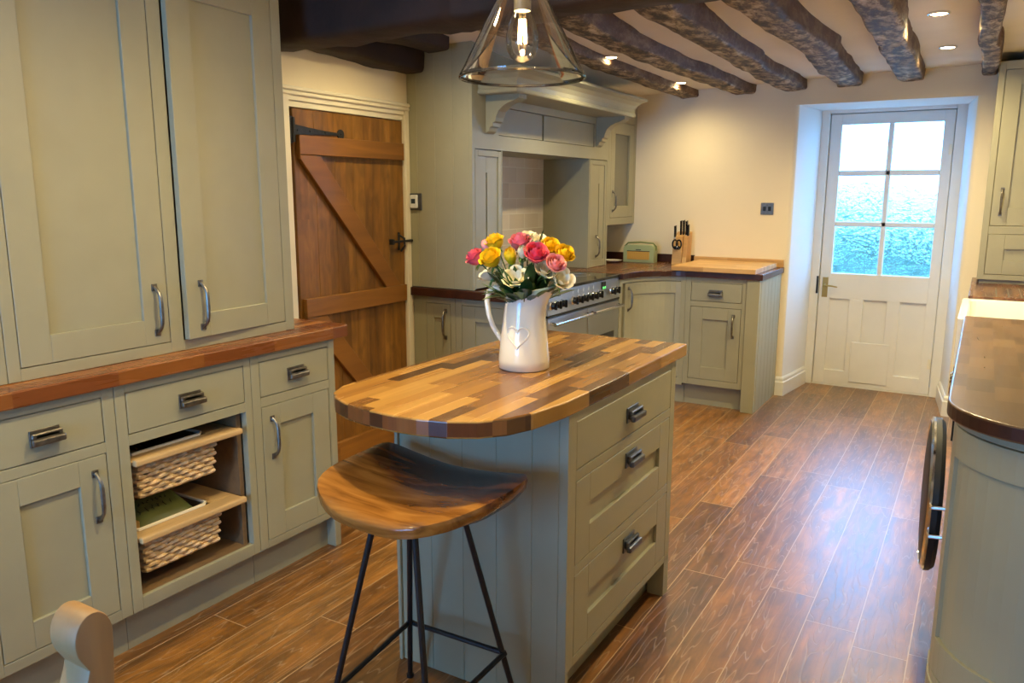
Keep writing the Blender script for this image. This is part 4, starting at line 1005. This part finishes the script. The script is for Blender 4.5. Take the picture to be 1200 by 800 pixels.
for (r, h) in [(p[0] - .005, p[1]) for p in prof[::-1][:-1]]: rings.append([b.verts.new((JX + jug_r(r, h, a) * math.cos(a), JY + jug_r(r, h, a) * math.sin(a), JZ + jug_h(h, a))) for a in [2 * PI * i / seg for i in range(seg)]])
for i in range(len(rings) - 1):
    for k in range(seg): b.faces.new([rings[i][k], rings[i][(k + 1) % seg], rings[i + 1][(k + 1) % seg], rings[i + 1][k]])
b.faces.new(rings[0]); b.faces.new(rings[-1])
obj('pitcher_body', b, 'ceramic', jug, smooth=True, angle=66)
ha = sp_a + PI; hd = V((math.cos(ha), math.sin(ha), 0)); b = bmesh.new()
hp_ = [(.052, .205), (.072, .231), (.100, .238), (.121, .224), (.129, .195), (.123, .155), (.108, .118), (.086, .088), (.066, .070)]
tube(b, [V((JX, JY, JZ + z)) + hd * r for r, z in hp_], [.008, .0085, .009, .009, .0085, .008, .008, .008, .009], 10); obj('handle', b, 'ceramic', jug, smooth=True)
b = bmesh.new(); hpts = []
hc_a = camdir + math.radians(-17)
for i in range(40):
    t = 2 * PI * i / 40; hx = 16 * math.sin(t) ** 3 / 17; hy = (13 * math.cos(t) - 5 * math.cos(2 * t) - 2 * math.cos(3 * t) - math.cos(4 * t)) / 17
    zz = .107 + hy * .037; rr = .071 - (zz - .09) * (.007 / .06) if zz > .09 else .0765 - (zz - .03) * (.0055 / .06); aa = hc_a + hx * .037 / rr
    hpts.append((JX + (rr - .0005) * math.cos(aa), JY + (rr - .0005) * math.sin(aa), JZ + zz))
tube(b, hpts, .0030, 6, closed=True); obj('embossed_heart', b, 'ceramic', jug, smooth=True)

mouth = V((JX, JY, JZ + .215))
def frame_to(d):
    d = d.normalized(); a = d.orthogonal().normalized(); return a, d.cross(a), d
def petal(b, c, a, s, d, ang, r0, r1, h0, h1, wid, curl, n=6, mth=5, mi=0):
    """cupped petal round axis d at angle ang: radius r0 at foot to r1 at lip"""
    G = []
    for j in range(mth + 1):
        t = j / mth; r = (r0 + (r1 - r0) * math.sin(min(1, t * 1.35) * PI / 2)) * (1 - .10 * t ** 3); h = h0 + (h1 - h0) * t; row = []
        if t > .75: r += curl * (t - .75) * 4; h -= abs(curl) * .3 * (t - .75) * 4
        ww = wid * math.sin(PI * (.22 + .62 * t)) ** .7
        for i in range(n + 1):
            q = ang + (i / n - .5) * ww; hh = h - .12 * (h1 - h0) * (2 * i / n - 1) ** 2 * t
            row.append(b.verts.new(c + (a * math.cos(q) + s * math.sin(q)) * r + d * hh))
        G.append(row)
    for j in range(mth):
        for i in range(n): b.faces.new([G[j][i], G[j][i + 1], G[j + 1][i + 1], G[j + 1][i]]).material_index = mi
def leaf(b, base, direc, L, w, droop=.3, n=6):
    d = direc.normalized(); s = d.cross(V((0, 0, 1)));
    s = s.normalized() if s.length > .01 else V((1, 0, 0)); up = s.cross(d); G = []
    for j in range(n + 1):
        t = j / n; p = base + d * L * t + V((0, 0, -droop * L * t * t)); ww = w * math.sin(PI * min(1, t * .95 + .05)) ** .8
        G.append([b.verts.new(p - s * ww + up * ww * .25), b.verts.new(p), b.verts.new(p + s * ww + up * ww * .25)])
    for j in range(n):
        for i in range(2): b.faces.new([G[j][i], G[j][i + 1], G[j + 1][i + 1], G[j + 1][i]])
GR = 'cut flowers in the cream pitcher'
def stem_pts(head, d):
    foot = mouth + V(((head.x - mouth.x) * .12, (head.y - mouth.y) * .12, -.16)); mid = mouth + V(((head.x - mouth.x) * .35, (head.y - mouth.y) * .35, .005))
    return [foot, mid, mid.lerp(head, .55) + V((0, 0, .004)), head]
def flower(kind, label, u, y, z, size, mat):
    size *= {'rose': 1.28, 'bud': 1.25, 'freesia': 1.18}[kind]
    head = V((u, y, z)); d = (head - (mouth + V((0, 0, -.05)))).normalized(); tocam = (V((0, 0, 1.43)) - head).normalized()
    d = (d + tocam * (.55 if kind != 'freesia' else .5)).normalized(); a, s, d = frame_to(d)
    r = thing({'rose': 'rose', 'bud': 'rosebud', 'freesia': 'freesia'}[kind], label, 'flower', tuple(head), GR)
    b = bmesh.new(); tube(b, stem_pts(head - d * size * .55, d), .0022, 6)
    so = obj('stem', b, 'leaf', r, smooth=True)
    b = bmesh.new(); foot = head - d * size * .6
    if kind == 'rose':
        for ring_, (nn, r0, r1, hh, cu) in enumerate(((3, .10, .16, 1.12, -.06), (4, .16, .30, 1.14, 0), (5, .22, .46, 1.08, .05), (5, .28, .62, .98, .12), (6, .30, .74, .80, .20))):
            for k in range(nn): petal(b, foot, a, s, d, k * 2 * PI / nn + ring_ * .7, size * r0, size * r1 * .86, size * .02, size * hh, 2 * PI / nn * 1.5, size * cu, mi=0)
    elif kind == 'bud':
        for ring_, (nn, r0, r1, hh) in enumerate(((3, .10, .18, 1.25), (4, .2, .34, 1.2), (4, .25, .46, 1.05))):
            for k in range(nn): petal(b, foot, a, s, d, k * 2 * PI / nn + ring_ * .9, size * r0, size * r1, 0, size * hh, 2 * PI / nn * 1.5, -size * .06)
    else:
        for k in range(6): petal(b, foot, a, s, d, k * PI / 3, size * .10, size * (.78 if k % 2 else .66), 0, size * (.95 if k % 2 else 1.02), 1.35, size * .22)
    if kind == 'freesia':
        for k in range(5): petal(b, foot + d * size * .12, a, s, d, k * 1.257 + .4, size * .08, size * .42, 0, size * .85, 1.5, size * .10)
    obj('petals', b, mat, r, smooth=True, angle=80)
    b = bmesh.new(); lathe(b, [(size * .08, -size * .25), (size * .26, -size * .02), (size * .22, size * .08)], foot, 10, tuple(d))
    for k in range(5): leaf(b, foot, a * math.cos(k * 1.257) + s * math.sin(k * 1.257) - d * .2, size * .6, size * .09)
    obj('calyx', b, 'leaf2', r, smooth=True)
    b = bmesh.new()
    for k in range(2 if kind != 'freesia' else 1):
        an = random.uniform(0, 2 * PI); leaf(b, mouth.lerp(head, random.uniform(.3, .6)), V((math.cos(an), math.sin(an), random.uniform(.1, .8))), .055, .016)
    obj('leaf', b, 'leaf' if random.random() < .6 else 'leaf2', r, smooth=True)
FX = lambda v: v   # heads were read off at the plane y = 2.05
fl = [
 ('rose', 'deep pink rose at the outermost handle side of the bunch', -1.347, 2.05, 1.240, .034, 'pink_deep'),
 ('rose', 'large golden yellow rose low on the handle side of the bunch', -1.290, 1.99, 1.240, .038, 'yellow'),
 ('rose', 'yellow rose standing highest on the handle side of the bunch', -1.274, 2.07, 1.290, .034, 'yellow'),
 ('bud', 'pale pink rosebud between the deep pink and highest yellow roses', -1.305, 2.07, 1.275, .026, 'pink_pale'),
 ('bud', 'upright yellow rosebud near the middle of the bunch', -1.219, 2.00, 1.248, .034, 'yellow'),
 ('rose', 'soft pink rose at the top centre of the bunch', -1.186, 2.06, 1.292, .036, 'pink'),
 ('rose', 'large deep pink rose facing forward at the bunch centre', -1.130, 1.99, 1.260, .038, 'pink_deep'),
 ('bud', 'ivory rosebud nestled below the soft pink top rose', -1.177, 1.98, 1.262, .026, 'ivory'),
 ('freesia', 'small ivory bloom peeking over the top centre of the bunch', -1.155, 2.09, 1.310, .022, 'ivory'),
 ('rose', 'half-open yellow rose high above the spout', -1.082, 2.06, 1.282, .033, 'yellow'),
 ('rose', 'bright yellow rose at the outermost spout side', -1.036, 2.05, 1.262, .033, 'yellow'),
 ('rose', 'soft pink rose below the bright yellow spout-side rose', -1.065, 2.00, 1.232, .032, 'pink_pale'),
 ('freesia', 'ivory bloom between deep pink rose and half-open yellow rose', -1.117, 2.06, 1.296, .026, 'ivory'),
 ('freesia', 'large ivory freesia facing forward low in the bunch centre', -1.200, 1.97, 1.180, .038, 'ivory'),
 ('freesia', 'ivory freesia hanging low on the handle side of the bunch', -1.300, 2.04, 1.190, .034, 'ivory'),
 ('freesia', 'ivory freesia just under the soft pink spout-side rose', -1.098, 2.00, 1.212, .034, 'ivory'),
 ('freesia', 'drooping ivory freesia above the cooker corner by the spout', -1.043, 2.02, 1.186, .036, 'ivory')]
for f in fl:
    # keep each head on its sight line when its depth differs from y = 2.05
    k = f[3] / 2.05; flower(f[0], f[1], f[2] * k, f[3], 1.43 + (f[4] - 1.43) * k, f[5], f[6])
random.seed(5)
fo = thing('greenery_sprig', 'dark green leafy greenery filling the middle of the bunch over the pitcher rim', 'foliage', tuple(mouth))
for k in range(99):
    an = random.uniform(0, 2 * PI); el = random.uniform(.55, 1.45) if k < 66 else random.uniform(.30, .75); dd = V((math.cos(an) * math.cos(el), math.sin(an) * math.cos(el), math.sin(el)))
    b = bmesh.new(); base = mouth + V((math.cos(an) * .03, math.sin(an) * .03, -.02)) + dd * random.uniform(0, .05)
    tube(b, [mouth + V((0, 0, -.08)), base, base + dd * .03], .0016, 5); leaf(b, base, dd, random.uniform(.065, .105), random.uniform(.013, .021), droop=random.uniform(.0, .2))
    obj('leaf', b, 'leaf' if k % 4 else 'leaf2', fo, smooth=True)
b = bmesh.new(); leaf(b, mouth + V((-.03, -.02, .0)), V((-.6, -.3, .25)), .10, .024, droop=.3); leaf(b, mouth + V((-.05, -.0, -.005)), V((-.8, -.5, .1)), .085, .026, droop=.2); obj('leaf', b, 'leaf2', fo, smooth=True)
b = bmesh.new(); leaf(b, V((-1.118, 2.05, 1.28)), V((.25, 0, 1)), .05, .008, droop=0); tube(b, [mouth, (-1.118, 2.05, 1.285)], .0016, 5); obj('leaf', b, 'leaf', fo, smooth=True)

# ================================================================== PENDANT
PX, PY, PZ = -.979, 1.70, 1.700
pe = thing('pendant_lamp', 'clear conical glass pendant lamp with a glowing filament bulb', 'pendant lamp', (PX, PY, PZ))
b = bmesh.new(); outer_ = [(.150, 0), (.149, .006), (.140, .022), (.118, .065), (.092, .115), (.068, .160), (.056, .180), (.052, .188), (.054, .196), (.048, .206), (.034, .225), (.026, .25)]
inner_ = [(.1475, .003), (.1465, .006)]
lathe(b, [(.1465, .008), (.146, .002)] + outer_, (PX, PY, PZ), 64, cap=False); gs = obj('glass_shade', b, 'glass', pe, smooth=True)
b = bmesh.new(); tube(b, [(PX + .148 * math.cos(a), PY + .148 * math.sin(a), PZ + .001) for a in [2 * PI * i / 64 for i in range(64)]], .0035, 8, closed=True); obj('rolled_rim', b, 'rim_glass', gs, smooth=True)
b = bmesh.new(); lathe(b, [(.020, .150), (.020, .26), (.028, .262), (.028, .275), (.006, .285)], (PX, PY, PZ), 24); obj('lamp_holder', b, 'pewter', pe, smooth=True)
b = bmesh.new(); lathe(b, [(.0, .034), (.012, .036), (.026, .045), (.036, .062), (.039, .080), (.038, .098), (.031, .125), (.021, .148), (.016, .156)], (PX, PY, PZ), 32); bo = obj('bulb', b, 'bulb_glass', pe, smooth=True)
b = bmesh.new()
for k in range(8):
    a = k * PI / 4; tube(b, [(PX + .011 * math.cos(a), PY + .011 * math.sin(a), PZ + .078), (PX + .008 * math.cos(a + .3), PY + .008 * math.sin(a + .3), PZ + .132)], .0009, 4)
obj('filament', b, 'filament', bo)
b = bmesh.new(); tube(b, [(PX, PY, PZ + .28), (PX, PY, 2.215)], .0035, 8); obj('cord', b, 'black_metal', pe)
b = bmesh.new(); lathe(b, [(.05, 0), (.05, .02), (.01, .028)], (PX, PY, 2.19), 24, None); obj('ceiling_rose', b, 'pewter', pe)
def light(kind, name, loc, parent, **k):
    d = bpy.data.lights.new(name, kind); o = bpy.data.objects.new(name, d); COL.objects.link(o)
    for a, v in k.items(): setattr(d, a, v)
    if parent: o.parent = parent; o.location = V(loc) - wloc(parent)
    else: o.location = loc
    return o
light('POINT', 'bulb_light', (PX, PY, PZ + .105), pe, energy=17, color=(1, .72, .36), shadow_soft_size=.008)

# ================================================================== SPOTLIGHTS
def spot(label, x, y, on=True, e=84):
    z = ceil_z(x, y)
    r = thing('recessed_spotlight', label, 'spotlight', (x, y, z - .004))
    b = bmesh.new(); lathe(b, [(.046, .004), (.046, -.003), (.040, -.005), (.034, -.001), (.034, .004)], (x, y, z - .004), 28); obj('bezel', b, 'chrome', r, smooth=True)
    b = bmesh.new(); lathe(b, [(.033, -.0035), (.033, -.001)], (x, y, z - .004), 24); obj('lens', b, 'lamp_glow', r)
    light('SPOT', 'spot_beam', (x, y, z - .014), r, energy=e, color=(1, .80, .42), spot_size=math.radians(168), spot_blend=1.0, shadow_soft_size=.035)
spot('glowing ceiling spotlight above the mantel cornice beside the thin beams', -1.905, 4.33 ) if False else None
spot('glowing ceiling spotlight above the mantel shelf between two beams', -1.845, 4.17)
spot('glowing ceiling spotlight nearest the back wall, above radio and knife block', -1.845, 5.33, e=52)
spot('recessed ceiling spotlight over the walkway, farther from the glazed door', -.262, 4.10, e=185)
spot('recessed ceiling spotlight over the walkway, close to the glazed door', -.263, 5.03, e=95)
spot('recessed ceiling spotlight hidden behind the spine beam above the cooker', -2.20, 2.95, e=62)
spot('recessed ceiling spotlight above the curved peninsula', -.262, 3.1, e=120)
spot('recessed ceiling spotlight above the dresser worktop', -1.35, 1.55, e=105)
spot('recessed ceiling spotlight above the pine chair', -1.35, .40, e=90)
spot('recessed ceiling spotlight over the near walkway', -.30, 1.2, e=18)
spot('recessed ceiling spotlight close to the near window', -1.0, -.8, e=18)

# ================================================================== PENINSULA (right)
def rc(x, y, r, a0, a1, n=10): return arc(x, y, r, r, a0, a1, n)
FP = Fr((-.020, 0, 0), (0, 1, 0), (-1, 0, 0))
# worktop: curved end
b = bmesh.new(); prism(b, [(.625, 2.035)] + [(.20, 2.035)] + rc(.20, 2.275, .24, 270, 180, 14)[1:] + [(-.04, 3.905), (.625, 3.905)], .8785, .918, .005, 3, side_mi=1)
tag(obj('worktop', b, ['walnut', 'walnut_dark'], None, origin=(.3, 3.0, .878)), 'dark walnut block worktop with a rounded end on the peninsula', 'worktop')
# curved end cabinet: doors around quarter curve
cc = thing('curved_cabinet', 'sage curved-end cabinet with a convex panelled door on the peninsula', 'cabinet', (.25, 2.3, 0))
def cv(off, n=12): return [(.25 + (.27 - off) * math.cos(math.radians(a)), 2.33 + (.27 - off) * math.sin(math.radians(a))) for a in [180 + 90 * i / n for i in range(n + 1)]]
def ring_prism(bmx, o0, o1, i0, i1, z0, z1, bev=.001):
    prism(bmx, cv(o0)[i0:i1 + 1] + cv(o1)[i0:i1 + 1][::-1], z0, z1, bev, 1)
b = bmesh.new()
prism(b, cv(.0) + [(.62, 2.06), (.62, 2.42), (-.02, 2.42)], .852, .877, .001, 1)
prism(b, cv(.0) + [(.62, 2.06), (.62, 2.42), (-.02, 2.42)], .135, .160, .001, 1)
prism(b, cv(.026) + [(.60, 2.086), (.60, 2.42), (.006, 2.42)], .150, .870)
prism(b, cv(-.004) + [(.62, 2.056), (.62, 2.42), (-.024, 2.42)], .0, .135, .002, 1)
wbox(b, -.020, .006, 2.352, 2.418, .160, .852, .001)
obj('body', b, 'paint', cc)
b = bmesh.new()
ring_prism(b, .0, .024, 0, 2, .164, .848); ring_prism(b, .0, .024, 10, 12, .164, .848)
ring_prism(b, .0, .024, 2, 10, .768, .848); ring_prism(b, .0, .024, 2, 10, .164, .262); ring_prism(b, .010, .024, 2, 10, .258, .772, 0)
obj('curved_door', b, 'paint', cc)
b = bmesh.new(); fE = Fr((0, 2.06, 0), (1, 0, 0), (0, -1, 0)); me_ = shaker(fE, .256, .615, .164, .848, st=.08); obj('end_panel', me_, 'paint', cc)
# washing machine
wm = thing('washing_machine', 'black-doored washing machine under the peninsula worktop', 'washing machine', (.28, 2.73, 0))
b = bmesh.new(); box(b, FP, 2.425, 3.02, -.58, 0, .02, .872, .006); obj('casing', b, 'steel', wm)
b = bmesh.new(); box(b, FP, 2.43, 3.015, 0, .006, .76, .868, .002); obj('control_strip', b, 'black_gloss', wm)
DCY, DCZ, DR = 2.80, .478, .25
th_ = math.radians(4.2); hinge = V((-.024, DCY - DR, 0))
du = V((-math.sin(th_), math.cos(th_), 0)); dn = V((-math.cos(th_), -math.sin(th_), 0)); dc_ = hinge + du * DR + V((0, 0, DCZ))
b = bmesh.new(); lathe(b, [(.17, 0), (DR - .015, .0), (DR - .004, .012), (DR - .002, .028), (DR - .014, .038), (.18, .044), (.08, .047), (.0, .048)], dc_ + dn * .004, 48, tuple(dn)); pdoor = obj('porthole_door', b, 'satin_black', wm, smooth=True)
b = bmesh.new(); lathe(b, [(DR - .014, .0400), (DR - .003, .034), (DR - .003, .026), (DR - .016, .036)], dc_ + dn * .005, 48, tuple(dn), closed=True); obj('chrome_ring', b, 'chrome', pdoor, smooth=True)
b = bmesh.new()
for dz in (.045, -.045): tube(b, [V((-.022, DCY - DR - .012, DCZ + dz)), V((-.055, DCY - DR - .020, DCZ + dz)), V((-.060, DCY - DR + .01, DCZ + dz))], .006, 8)
obj('hinge', b, 'chrome', wm, smooth=True)
b = bmesh.new(); lathe(b, [(.045, 0), (.045, .018), (.038, .026)], (-.026, 2.93, .815), 24, (-1, 0, 0)); obj('program_dial', b, 'chrome', wm, smooth=True)
# cabinet beyond, sink cabinet
def right_unit(label, u0, u1, door, knob=None):
    r = thing('base_cabinet', label, 'cabinet', (.28, (u0 + u1) / 2, 0))
    b = frame_bm(FP, u0, u1, .135, .872 if u0 < 3.9 else .69 if u0 < 4.7 else .876, [[door]]); carcass(b, FP, u0, u1, .135, .872 if u0 < 3.9 else .69 if u0 < 4.7 else .876, .57); obj('body', b, 'paint', r)
    d = obj('door', shaker(FP, *door), 'paint', r)
    b = bmesh.new(); box(b, FP, u0, u1, -.065, -.045, 0, .135); obj('plinth', b, 'paint', r)
    if knob:
        b = bmesh.new(); lathe(b, [(.008, 0), (.008, .012), (.018, .016), (.019, .026), (.010, .032)], FP.p(knob[0], 0, knob[1]), 16, (-1, 0, 0)); obj('knob', b, 'gunmetal', d, smooth=True)
    return r
right_unit('sage base cabinet with a round knob between washing machine and sink', 3.025, 3.905, (3.07, 3.86, .165, .840), knob=(3.40, .775))
right_unit('sage cabinet below the white sink', 3.91, 4.70, (3.95, 4.66, .165, .66), knob=(4.05, .60))
right_unit('sage base cabinet below the grooved draining worktop', 4.705, 5.785, (4.75, 5.70, .165, .840))
# belfast sink
b = bmesh.new()
X0, X1, Y0, Y1, Z0, Z1 = -.065, .50, 3.912, 4.700, .695, .905
def rrect(x0, x1, y0, y1, r, n=5): return rc(x1 - r, y1 - r, r, 0, 90, n) + rc(x0 + r, y1 - r, r, 90, 180, n) + rc(x0 + r, y0 + r, r, 180, 270, n) + rc(x1 - r, y0 + r, r, 270, 360, n)
lays = [(rrect(X0, X1, Y0, Y1, .02), Z0), (rrect(X0, X1, Y0, Y1, .02), Z1 - .005), (rrect(X0 + .004, X1 - .004, Y0 + .004, Y1 - .004, .02), Z1), (rrect(X0 + .032, X1 - .032, Y0 + .032, Y1 - .032, .03), Z1), (rrect(X0 + .038, X1 - .038, Y0 + .038, Y1 - .038, .03), Z1 - .008), (rrect(X0 + .045, X1 - .045, Y0 + .045, Y1 - .045, .04), Z0 + .03)]
RR = [[b.verts.new((x, y, z)) for x, y in p] for p, z in lays]
for i in range(len(RR) - 1):
    for k in range(len(RR[0])): b.faces.new([RR[i][k], RR[i][(k + 1) % len(RR[0])], RR[i + 1][(k + 1) % len(RR[0])], RR[i + 1][k]])
b.faces.new(RR[0]); b.faces.new(RR[-1])
sk = tag(obj('belfast_sink', b, 'sink', None, smooth=True, origin=(.2, 4.3, .7)), 'white ceramic butler sink between the two walnut worktops', 'sink')
# worktop beyond with drainer grooves
b = bmesh.new(); wbox(b, -.040, .625, 4.705, 5.787, .8795, .918, .004, seg=2)
wt2 = tag(obj('draining_worktop', b, 'walnut_y', None, origin=(.3, 5.2, .879)), 'walnut worktop with pale draining grooves behind the white sink', 'worktop')
for x in (.085, .140, .195, .250, .305, .36):
    b = bmesh.new(); prism(b, [(x - .0035, 4.72), (x + .0035, 4.72), (x + .003, 5.20), (x - .003, 5.20)], .9178, .9188); obj('drainer_groove', b, 'chrome', wt2)
wbk = bmesh.new(); wbox(wbk, .60, .628, 2.45, 5.787, .918, .975, .002); 
tag(obj('upstand', wbk, 'walnut_dark', None, origin=(.61, 4, .918)), 'dark wooden upstand along the window wall behind the sink', 'upstand')
# wall cupboard in corner on worktop
FW = Fr((0, 5.42, 0), (1, 0, 0), (0, -1, 0))
r = thing('corner_cupboard', 'tall sage cupboard with door above a drawer standing on the far walnut worktop', 'cupboard', (.3, 5.6, .94))
b = frame_bm(FW, -.014, .600, .942, 2.170, [[(.022, .560, 1.256, 2.122), (.022, .560, .974, 1.206)]]); carcass(b, FW, -.014, .600, .942, 2.17, .365); obj('body', b, 'paint', r)
d = obj('door', shaker(FW, .022, .560, 1.256, 2.122, st=.080, rt=.083, rb=.10), 'paint', r); bow_handle(FW, .067, 1.322, 1.462, d, w=.018)
d = obj('drawer', shaker(FW, .022, .560, .974, 1.206, st=.085, rt=.085, rb=.08), 'paint', r); bar_pull(FW, .29, 1.09, d)
b = bmesh.new(); box(b, FW, -.0, .600, -.36, -.02, .9185, .942); obj('foot', b, 'paint', r)

# ================================================================== CHAIR
ch = thing('farmhouse_chair', 'pale pine farmhouse chair with a scroll-topped back post, cut off by the frame', 'chair', (-1.08, .70, 0))
def post(x):
    fx = Fr((x, 0, 0), (1, 0, 0), (0, 1, 0)); ry = .0235
    cyy, czz = .476, .922
    prof = [(cyy + ry * math.cos(math.radians(a)), czz + .033 * math.sin(math.radians(a))) for a in range(0, 225, 12)]
    prof += [(cyy - .010, .886), (cyy - .013, .875), (cyy - .026, .84), (cyy - .042, .70), (cyy - .038, .46), (cyy - .050, .0), (cyy - .012, .0), (cyy + .004, .46), (cyy + .006, .70), (cyy + .018, .84), (cyy + .0225, .90)]
    b = bmesh.new(); prism(b, prof, -.026, .026, .003, 2, fr=fx); return obj('back_post', b, 'chair_pine', ch, smooth=True, angle=30)
post(-.868); post(-1.26)
for z0, z1 in ((.625, .70),):
    b = bmesh.new(); wbox(b, -1.236, -.892, .446, .466, z0, z1, .004); obj('back_rail', b, 'chair_pine', ch)
for x in (-1.16, -1.064, -.968):
    b = bmesh.new(); tube(b, [(x, .457, .463), (x, .455, .63)], .011, 10); obj('spindle', b, 'chair_pine', ch, smooth=True)
b = bmesh.new(); prism(b, [(-1.27, .44), (-.858, .44), (-.845, .86), (-.87, .885), (-1.258, .885), (-1.283, .86)], .435, .465, .006, 2); obj('seat', b, 'chair_pine', ch)
for x in (-1.24, -.888):
    b = bmesh.new(); tube(b, [(x, .84, .435), (x, .85, .25), (x, .86, 0)], [.022, .024, .016], 12); obj('leg', b, 'chair_pine', ch, smooth=True)
for y in (.60,): pass
b = bmesh.new(); tube(b, [(-1.24, .85, .22), (-.888, .85, .22)], .010, 8); obj('stretcher', b, 'chair_pine', ch, smooth=True)

# ================================================================== OUTSIDE
b = bmesh.new(); wbox(b, -5, 4, 6.43, 12, -.1, -.02); struct('ground_outside', b, 'paving')
b = bmesh.new(); G = []
nxh, nzh = 90, 34
for j in range(nzh + 1):
    row = []
    for i in range(nxh + 1):
        x = -4.5 + 7 * i / nxh; t = j / nzh
        top_ = 1.62 - .22 * (x + 1.6) * .55 + .10 * noise.noise(V((x * 1.7, 3, 0)))
        z = t * top_; y = 8.6 + .55 * max(0, t - .72) / .28 + .22 * noise.noise(V((x * 3, z * 3, 1))) + .12 * noise.noise(V((x * 11, z * 11, 5)))
        row.append(b.verts.new((x, y, z - .02 + .05 * noise.noise(V((x * 9, z * 9, 2))))))
    G.append(row)
for j in range(nzh):
    for i in range(nxh): b.faces.new([G[j][i], G[j][i + 1], G[j + 1][i + 1], G[j + 1][i]])
bk = [b.verts.new((-4.5, 9.9, -.02)), b.verts.new((2.5, 9.9, -.02))]; b.faces.new([G[nzh][0], *G[nzh][1:], bk[1], bk[0]])
tag(obj('garden_hedge', b, 'hedge', None, smooth=True, origin=(-1, 9, 0)), 'leafy garden hedge blurred behind the obscured door panes', 'hedge')

# ================================================================== LIGHT
w = bpy.data.worlds.new('daylight'); scene.world = w; w.use_nodes = True; nt = w.node_tree; nt.nodes.clear()
bg = nt.nodes.new('ShaderNodeBackground'); wo = nt.nodes.new('ShaderNodeOutputWorld'); nt.links.new(bg.outputs[0], wo.inputs[0])
bg.inputs[0].default_value = (.15, .47, 1.0, 1); bg.inputs[1].default_value = 27.0
def portal(name, loc, rot, sx, sy):
    o = light('AREA', name, loc, None, shape='RECTANGLE', size=sx, size_y=sy); o.rotation_euler = rot; o.data.cycles.is_portal = True
portal('sky_portal_door', (-.63, 6.36, 1.39), (-PI / 2, 0, 0), .70, 1.12)
portal('sky_portal_sink', (XR + .26, 4.24, 1.54), (0, PI / 2, 0), .44, .44)
portal('sky_portal_side', (XR + .26, -.25, 1.20), (0, PI / 2, 0), .5, .5)
portal('sky_portal_near', (-1.425, YN - .24, 1.10), (PI / 2, 0, 0), 1.15, 1.5)

# ================================================================== CAMERA
F_PX, YAW, PITCH, ROLL = 927.66, .534012, .184307, .00239
cy_, sy_ = math.cos(YAW), math.sin(YAW)
Fw = V((-sy_ * math.cos(PITCH), cy_ * math.cos(PITCH), -math.sin(PITCH))); Rt = V((cy_, sy_, 0)); Up = Rt.cross(Fw)
R2 = Rt * math.cos(ROLL) + Up * math.sin(ROLL); U2 = -Rt * math.sin(ROLL) + Up * math.cos(ROLL)
cam = bpy.data.cameras.new('camera'); co = bpy.data.objects.new('camera', cam); COL.objects.link(co)
cam.sensor_fit = 'HORIZONTAL'; cam.sensor_width = 36; cam.lens = F_PX / 1200 * 36; cam.clip_start = .02
mw = Matrix((R2, U2, -Fw)).transposed().to_4x4(); mw.translation = (0, 0, 1.43); co.matrix_world = mw
scene.camera = co

vs = scene.view_settings
vs.view_transform = 'Standard'; vs.look = 'None'; vs.gamma = 1; vs.use_curve_mapping = False; vs.exposure = -.08
cyc = scene.cycles
cyc.use_denoising = True; cyc.max_bounces = 8; cyc.diffuse_bounces = 4; cyc.glossy_bounces = 4; cyc.transmission_bounces = 6; cyc.transparent_max_bounces = 12
cyc.caustics_reflective = False; cyc.caustics_refractive = True; cyc.sample_clamp_indirect = 6
